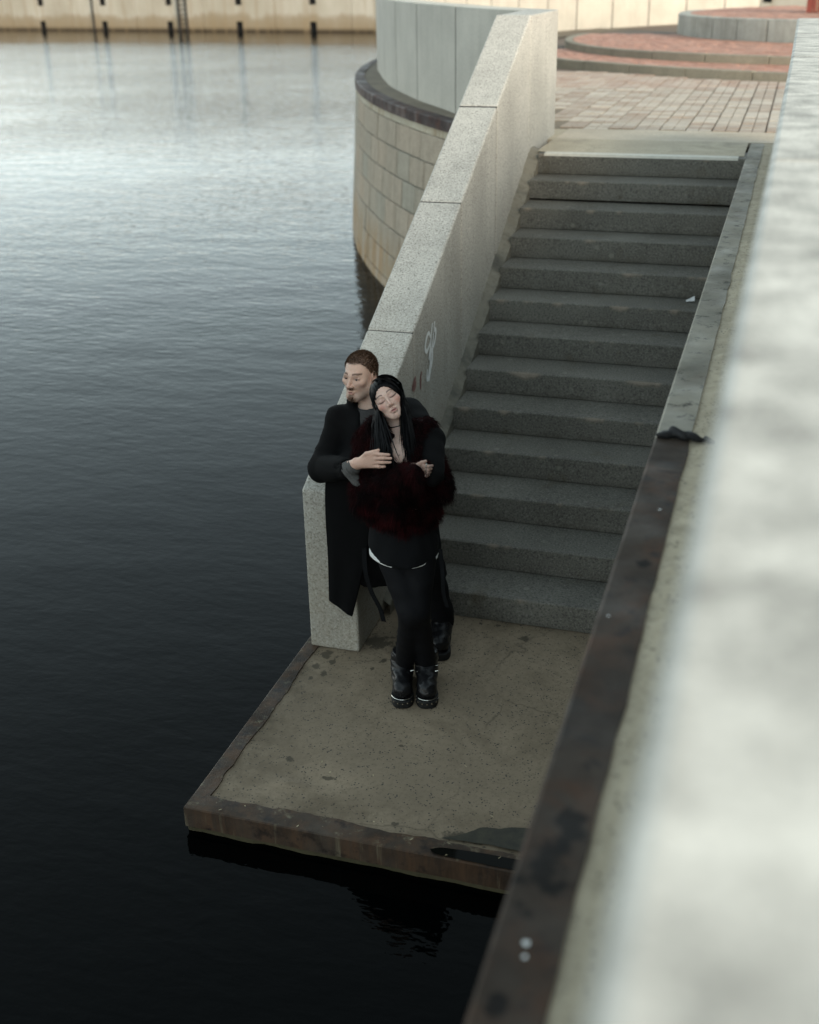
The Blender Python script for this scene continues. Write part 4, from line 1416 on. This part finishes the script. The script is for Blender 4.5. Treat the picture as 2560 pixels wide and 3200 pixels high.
def coat_sdf(P):
    d = union(P, [('c', A3(.05, -.425, 1.27), A3(.15, -.41, .92), .165, .185), ('c', A3(-.10, -.44, 1.36), A3(.23, -.40, 1.395), .075, .075)], .07)
    d = smin(d, union(P, [('c', A3(-.118, -.445, 1.345), A3(-.168, -.600, 1.130), .076, .070), ('c', A3(-.168, -.600, 1.130), A3(.060, -.832, 1.240), .072, .054)], .03), .035)
    d = smin(d, union(P, [('c', A3(.25, -.41, 1.405), A3(.440, -.665, 1.378), .078, .066), ('c', A3(.440, -.665, 1.378), A3(.535, -.925, 1.295), .066, .050)], .04), .035)
    d = smin(d, union(P, [('c', A3(.15, -.40, .92), A3(.22, -.36, .46), .185, .20), ('c', A3(.06, -.50, .96), A3(.07, -.50, .46), .10, .10)], .05), .05)
    d = smin(d, cap(P, A3(.0, -.55, 1.17), A3(.06, -.72, 1.19), .085, .06), .04)
    # collar and lapels
    d = smin(d, union(P, [('c', A3(-.045, -.44, 1.455), A3(.05, -.345, 1.475), .030, .030), ('c', A3(.05, -.345, 1.475), A3(.155, -.375, 1.460), .030, .030), ('c', A3(-.045, -.44, 1.455), A3(.015, -.560, 1.24), .034, .022),
                          ('c', A3(.155, -.375, 1.46), A3(.13, -.57, 1.27), .034, .022)], .02), .025)
    d = smax(d, -union(P, [('c', A3(.045, -.43, 1.52), A3(.048, -.445, 1.42), .085, .058), ('c', A3(.050, -.50, 1.46), A3(.072, -.62, 1.22), .042, .020)], .02), .015)
    d = smax(d, -cap(P, A3(.02, -.79, 1.222), A3(.12, -.90, 1.30), .034, .036), .008)
    d = d + fold(P, (.0095, (9, 22, 16), 1), (.0075, (32, 10, 28), 2), (.0045, (22, 60, 56), 0)) * np.clip(1.5 - P[:, 2], .35, 1)
    return np.maximum(d, .43 - P[:, 2] + .02 * np.sin(P[:, 0] * 14))
V1, F1 = nets(coat_sdf, (-.36, -1.02, .38), (.66, -.10, 1.53), .010)
V1 = relax(V1, F1, 1)
# the front panel of the coat hanging before the pillar
n1, n2 = 26, 40
G, thick = [], .016
for side in (0, 1):
    for j in range(n2 + 1):
        t = j / n2
        L_ = A3(-.150, -.600, 1.14) * (1 - t) + A3(-.142, -.672, .385) * t
        R_e = A3(.130, -.600, 1.14) * (1 - t) + A3(-.006, -.690, .312) * t
        R_e = R_e + A3(.02, 0, 0) * math.sin(math.pi * t)
        L_ = L_ + A3(-.016, 0, 0) * math.sin(math.pi * min(1, t * 1.4)) * (1 - t)
        for i in range(n1 + 1):
            s = i / n1
            p = L_ * (1 - s) + R_e * s
            p[1] += -.016 * math.sin(s * 3.14) - .007 * t * math.sin(s * 7.5 + t * 1.2) + (.0 if side == 0 else thick)
            G.append(p)
V2 = np.array(G)
nn = (n1 + 1) * (n2 + 1)
F2 = []
for j in range(n2):
    for i in range(n1):
        a = j * (n1 + 1) + i
        F2.append((a, a + n1 + 1, a + n1 + 2, a + 1))
        F2.append((nn + a, nn + a + 1, nn + a + n1 + 2, nn + a + n1 + 1))
for i in range(n1):
    for j in (0, n2):
        a = j * (n1 + 1) + i
        F2.append((a, a + 1, nn + a + 1, nn + a))
for j in range(n2):
    for i in (0, n1):
        a = j * (n1 + 1) + i
        F2.append((a, a + n1 + 1, nn + a + n1 + 1, nn + a))
V, F = join([(V1, F1), (V2, np.array(F2))])
fast_obj('coat', V, F, M['coat'], man)

# ------------------------------------------------------------------ the woman
wom = thing('person', 'woman with long black hair and closed eyes in a dark red fur jacket', 'person', (.36, -.84, .009))
EW = A3(.250, -.764, 1.608)
BW = frame((.29, -.88, .37), (-.598, .188, .778))
OW = EW + BW.T @ A3(0, .0825, -.004)
neck_w = [(loc2w(OW, BW, (0, .022, -.055)), A3(.282, -.672, 1.405), .046, .050), (A3(.286, -.680, 1.405), A3(.335, -.772, 1.325), .052, .086), (A3(.16, -.67, 1.36), A3(.40, -.655, 1.38), .06, .06)]
Vh, Fh = nets(lambda P: head_sdf(P, OW, BW, True, neck_w), OW + A3(-.18, -.20, -.38), OW + A3(.24, .15, .15), .0034)
Vh = relax(Vh, Fh, 1, .4)
fz = [1.366, 1.349, 1.332, 1.317]
def hand_w(P):
    d = cap(P, A3(.43, -.925, 1.325), A3(.475, -.955, 1.340), .026, .026)
    for i, z in enumerate(fz):
        d = smin(d, cap(P, A3(.465, -.950, 1.342 + (z - 1.342) * .6), A3(.499, -.975, z), .012, .0098), .010)
    for i, z in enumerate(fz):
        d = smin(d, finger_chain(P, [A3(.499, -.975, z), A3(.524 - .004 * i, -.980, z - .001), A3(.536 - .006 * i, -.962, z - .003)], .0088, .0066), .003)
    d = smin(d, finger_chain(P, [A3(.462, -.955, 1.352), A3(.487, -.972, 1.378), A3(.508, -.975, 1.388)], .011, .0072), .006)
    return d
Va, Fa = nets(hand_w, (.38, -1.01, 1.27), (.57, -.88, 1.42), .003)
body_w = [('c', A3(.285, -.69, 1.28), A3(.31, -.73, .90), .10, .125), ('c', A3(.16, -.67, 1.35), A3(.40, -.65, 1.37), .055, .055),
          ('c', A3(.15, -.68, 1.35), A3(.175, -.85, 1.12), .04, .035), ('c', A3(.175, -.85, 1.12), A3(.44, -.935, 1.325), .034, .025),
          ('c', A3(.42, -.65, 1.37), A3(.52, -.74, 1.12), .04, .035), ('c', A3(.52, -.74, 1.12), A3(.33, -.93, 1.08), .033, .025),
          ('c', A3(.235, -.76, .84), A3(.402, -.920, .52), .075, .045), ('c', A3(.402, -.920, .52), A3(.325, -.812, .11), .042, .030),
          ('c', A3(.40, -.75, .84), A3(.432, -.896, .52), .075, .045), ('c', A3(.432, -.896, .52), A3(.442, -.777, .11), .042, .030)]
Vb, Fb = nets(lambda P: union(P, body_w, .045), (.0, -1.02, .05), (.64, -.5, 1.44), .016)
V, F = join([(Vh, Fh), (Va, Fa), (Vb, Fb)])
th_ = head_tint(Vh, OW, BW, True)
ql = (Vh - OW) @ BW.T
tat = np.clip((np.sin(Vh[:, 0] * 190 + 2 * np.sin(Vh[:, 2] * 160)) * np.sin(Vh[:, 2] * 150 + 1.5 * np.sin(Vh[:, 0] * 130)) - .25) * 3, 0, 1) * np.clip((1.385 - Vh[:, 2]) / .02, 0, 1)
th_ = th_ * (1 - .6 * tat[:, None]) + A3(.06, .06, .065) * .6 * tat[:, None]
tint = np.concatenate([th_, np.tile(A3(.36, .235, .19), (len(Va), 1)), np.tile(A3(.42, .28, .23), (len(Vb), 1))])
fast_obj('body', V, F, M['skin'], wom, col=tint)
for i, (fi, z) in enumerate(((0, fz[0]), (2, fz[2]), (1, fz[1]))):
    c_ = A3(.512, -.978, z)
    MB().tube([c_ + .0105 * A3(0, math.cos(a), math.sin(a)) for a in np.linspace(0, 6.283, 11)], .0022, 5).build('ring', M['metal'], wom)
# tights, dress, white hem, boots
def tights(P):
    d = union(P, [('c', A3(.245, -.755, .86), A3(.402, -.925, .52), .108, .062), ('c', A3(.402, -.925, .52), A3(.325, -.815, .13), .060, .050)], .03)
    return smin(d, union(P, [('c', A3(.395, -.745, .86), A3(.432, -.900, .52), .106, .062), ('c', A3(.432, -.900, .52), A3(.442, -.780, .13), .060, .050)], .03), .02) + fold(P, (.0015, (25, 25, 80), 0))
V, F = nets(tights, (.08, -1.02, .10), (.60, -.56, .99), .010)
fast_obj('tights', relax(V, F), F, M['tights'], wom)
def skirt_r(P, grow, zb_):
    d = union(P, [('c', A3(.31, -.720, 1.0), A3(.325, -.755, .74), .172 + grow, .188 + grow)], .03)
    d = np.maximum(d, -(cap(P, A3(.31, -.735, .95), A3(.325, -.775, .70), .175 + grow, .19 + grow)) if False else d)
    return np.maximum(d + fold(P, (.004, (26, 18, 5), 0), (.003, (50, 30, 4), 1)), zb_ - P[:, 2])
V, F = nets(lambda P: skirt_r(P, 0, .772 + .050 * np.clip((.25 - P[:, 0]) / .09, 0, 1) ** 1.2 + .022 * np.clip((P[:, 0] - .44) / .08, 0, 1) ** 1.5 + .004 * np.sin(P[:, 0] * 30)), (.06, -1.02, .70), (.60, -.5, 1.05), .010)
fast_obj('dress', relax(V, F), F, M['dress'], wom)
V, F = nets(lambda P: skirt_r(P, -.006, .770 + .004 * np.sin(P[:, 0] * 22)), (.06, -1.02, .70), (.60, -.5, .86), .008)
fast_obj('shirt_hem', relax(V, F), F, M['hem'], wom)
boot(wom, A3(.285, -.725, .009), A3(.378, -1.015, .009), A3(.318, -.805, .15), .215, True)
boot(wom, A3(.412, -.690, .009), A3(.502, -.985, .009), A3(.440, -.770, .15), .215, True)
# straps hanging from the dress
def strap(pts, w_):
    P = catmull([A3(*p) for p in pts], 5)
    mb = MB()
    V, F = [], []
    for i, p in enumerate(P):
        for a, b in ((-w_, 0), (w_, 0), (w_, .005), (-w_, .005)):
            V.append(p + A3(a, b, 0))
    for i in range(len(P) - 1):
        for e in range(4):
            F.append((i * 4 + e, i * 4 + (e + 1) % 4, i * 4 + 4 + (e + 1) % 4, i * 4 + 4 + e))
    F += [(3, 2, 1, 0), tuple(len(P) * 4 - 4 + e for e in range(4))]
    mb.add(V, F).build('strap', M['dress'], wom)
strap([(.165, -.93, .86), (.175, -.95, .74), (.20, -.94, .62), (.235, -.92, .52), (.25, -.91, .44)], .012)
strap([(.525, -.80, .84), (.545, -.83, .72), (.555, -.85, .62), (.575, -.85, .54)], .010)
# fur jacket
def jacket(P):
    d = union(P, [('c', A3(.285, -.69, 1.29), A3(.318, -.745, 1.03), .150, .164), ('c', A3(.165, -.675, 1.355), A3(.40, -.655, 1.385), .085, .085)], .06)
    d = smin(d, union(P, [('c', A3(.150, -.70, 1.345), A3(.185, -.845, 1.135), .088, .088), ('c', A3(.185, -.845, 1.135), A3(.466, -.955, 1.322), .086, .050)], .03), .025)
    d = smin(d, union(P, [('c', A3(.41, -.66, 1.35), A3(.488, -.755, 1.180), .076, .080), ('c', A3(.488, -.755, 1.180), A3(.33, -.905, 1.12), .078, .072)], .03), .025)
    d = smin(d, union(P, [('c', A3(.165, -.735, 1.440), A3(.275, -.862, 1.245), .050, .055), ('c', A3(.400, -.700, 1.440), A3(.412, -.850, 1.270), .050, .048)], .02), .03)
    d = smax(d, -union(P, [('c', A3(.286, -.750, 1.475), A3(.346, -.868, 1.368), .056, .028), ('c', A3(.272, -.70, 1.52), A3(.28, -.70, 1.40), .07, .055)], .02), .012)
    d = d + fold(P, (.008, (26, 30, 22), 0), (.005, (60, 48, 52), 1))
    return np.maximum(d, .975 - P[:, 2] + .012 * np.sin(P[:, 0] * 28) + .008 * np.sin(P[:, 0] * 61))
V, F = nets(jacket, (-.02, -1.10, .86), (.70, -.44, 1.52), .010)
V = relax(V, F, 1)
jk = fast_obj('fur_jacket', V, F, M['fur_base'], wom)
low = np.clip((1.12 - V[:, 2]) / .12, 0, 1)
vis = np.clip((V[:, 1] + .50) / -.12, .05, 1) * np.clip((coat_sdf(V) - .004) / .012, 0, 1) * np.clip((cap(V, A3(.285, -.78, 1.46), A3(.347, -.895, 1.372), .046, .016) - .006) / .012, 0, 1)
P_, N_ = scatter(V, F, 42000, vis)
strands('fur', P_, N_, .034, .0026, M['fur'], jk, droop=.55, messy=.75, comb=A3(0, 0, -.55), segs=3)
P_, N_ = scatter(V, F, 9000, vis * low + 1e-9)
strands('fur_fringe', P_, N_, .042, .0028, M['fur_hem'], jk, droop=.4, messy=.5, comb=A3(0, 0, -1.1), segs=3)
# choker and pendant chain
nd = nrm(neck_w[0][1] - neck_w[0][0])
na = nrm(np.cross(nd, (0, 1, 0)))
nb_ = np.cross(nd, na)
cc = neck_w[0][0] * .38 + neck_w[0][1] * .62
MB().tube([cc + .0525 * (math.cos(a) * na + math.sin(a) * nb_) for a in np.linspace(0, 6.2832, 25)], .0042, 6).build('choker', M['rubber'], wom)
ch = catmull([A3(.232, -.735, 1.425), A3(.262, -.785, 1.392), A3(.302, -.818, 1.372), A3(.330, -.800, 1.392), A3(.343, -.745, 1.425)], 6)
MB().tube(ch, .0022, 5).build('necklace', M['metal'], wom)
MB().tube([A3(.302, -.822, 1.368) + .008 * A3(math.cos(a), -.2, math.sin(a)) for a in np.linspace(0, 6.283, 11)], .0024, 5).build('pendant', M['metal'], wom)
# long black hair: a cap over the skull and locks falling on both sides
def hair_cap(P):
    q_ = (P - OW) @ BW.T * 1.05
    d = ell(q_, A3(.018, .021, .028), A3(.0745, .0965, .0865))
    d = smin(d, cap(q_, A3(.045, .035, .0), A3(.035, .05, -.10), .045, .04), .04)
    d = smin(d, cap(q_, A3(-.045, .035, .0), A3(-.020, .06, -.10), .032, .030), .04)
    d = smin(d, ell(q_, A3(0, .018, .029), A3(.0745, .0945, .0858)), .01)
    face = ell(q_, A3(.001, -.112, -.020), A3(.075, .092, .101))
    return smax(d, -face, .006) + .0012 * np.sin(q_[:, 0] * 420)
V, F = nets(hair_cap, OW + A3(-.17, -.17, -.20), OW + A3(.17, .17, .16), .004)
hr = fast_obj('hair', V, F, M['hair_w'], wom)
Vs, Fs, nb = [], [], 0
for i in range(1100):
    s = 1 if i % 2 else -1
    y0 = random.uniform(-.040, .10) if random.random() < .93 else random.uniform(-.055, -.040)
    lift = random.uniform(.001, .009) * (.3 if s < 0 else 1) - (.002 if s < 0 else 0)
    pts = []
    for t in np.linspace(0.02, 1, 8):
        a = t * 1.62
        yy = y0 + .020 * t * (1 if y0 < 0 else .3)
        ry = math.sqrt(max(.05, 1 - ((yy - .022) / .108) ** 2))
        x = .018 + s * (.0752 + lift) * ry * math.sin(a) / 1.03
        z = .028 + (.0872 + lift) * ry * math.cos(a)
        pts.append(loc2w(OW, BW, (x, yy, z / 1.03)))
    if i < 230:                                                       # front locks swept from the parting round the face
        e_ = random.uniform(0, .012)
        pts = [loc2w(OW, BW, p) for p in ((.001 * s - .006, -.050 + e_, .109 + e_ * .3), (s * .020 - .002, -.064 + e_, .105 + e_ * .2), (s * (.045 + e_ * .3), -.068 + e_, .080 + e_ * .3), (s * (.0650 + e_ * .3) + .002, -.056 + e_, .045),
                                          (s * (.0735 + e_ * .3) + .003, -.043 + e_, .005), (s * (.0750 + e_ * .3) + .003, -.036 + e_, -.035), (s * (.071 + e_ * .3) + .003, -.034 + e_, -.07))]
        y0 = -.04
    end = pts[-1]
    L_ = random.uniform(.13, .30) if y0 < .03 else random.uniform(.10, .22)
    tgt = (A3(.262, -.880, 1.30) if s < 0 else A3(.392, -.868, 1.29)) + A3(random.gauss(0, .026 if s < 0 else .018), random.gauss(0, .014), 0)
    if y0 > .045:
        tgt = end + A3(0, .02, -.3)
    for t in (.25, .5, .75, 1.0):
        p = end + A3(0, 0, -L_ * t)
        w_ = min(1, t * 1.1) * min(1, L_ / .24)
        p[0] += (tgt[0] - end[0]) * w_ + random.gauss(0, .003)
        p[1] += (tgt[1] - end[1]) * w_
        pts.append(p)
    P = catmull([np.asarray(p) for p in pts], 2)
    w_ = random.uniform(.0016, .0038)
    for j, p in enumerate(P):
        tg = nrm(P[min(j + 1, len(P) - 1)] - P[max(j - 1, 0)])
        out = nrm(p - (OW + A3(0, 0, -.05)) * A3(1, 1, 0) - A3(0, 0, p[2]) + A3(1e-4, 0, 0))
        sd = nrm(np.cross(tg, out))
        ww = w_ * (1 if j < len(P) - 3 else (len(P) - 1 - j) / 3 + .1)
        Vs += [p - sd * ww, p + sd * ww]
    for j in range(len(P) - 1):
        Fs.append((nb + j * 2, nb + j * 2 + 1, nb + j * 2 + 3, nb + j * 2 + 2))
    nb += len(P) * 2
fast_obj('hair_lock', np.array(Vs), np.array(Fs), M['hair_w'], hr, kind='stuff')

# black rag caught on the quay edge
rag = lambda P: union(P, [('c', A3(1.672, -2.165, H + .008), A3(1.72, -2.150, H + .014), .012, .018), ('c', A3(1.72, -2.150, H + .014), A3(1.79, -2.165, H + .014), .020, .016),
                          ('c', A3(1.79, -2.165, H + .012), A3(1.85, -2.172, H + .008), .014, .008)], .012) + fold(P, (.004, (120, 60, 40), 0), (.003, (60, 190, 90), 2))
V, F = nets(rag, (1.63, -2.22, H - .02), (1.90, -2.10, H + .06), .005)
V[:, 2] = np.maximum(V[:, 2], H + .003)
fast_obj('black_rag', V, F, M['tar'], None, label='ragged scrap of black cloth lying across the steel quay edge', cat='rag')
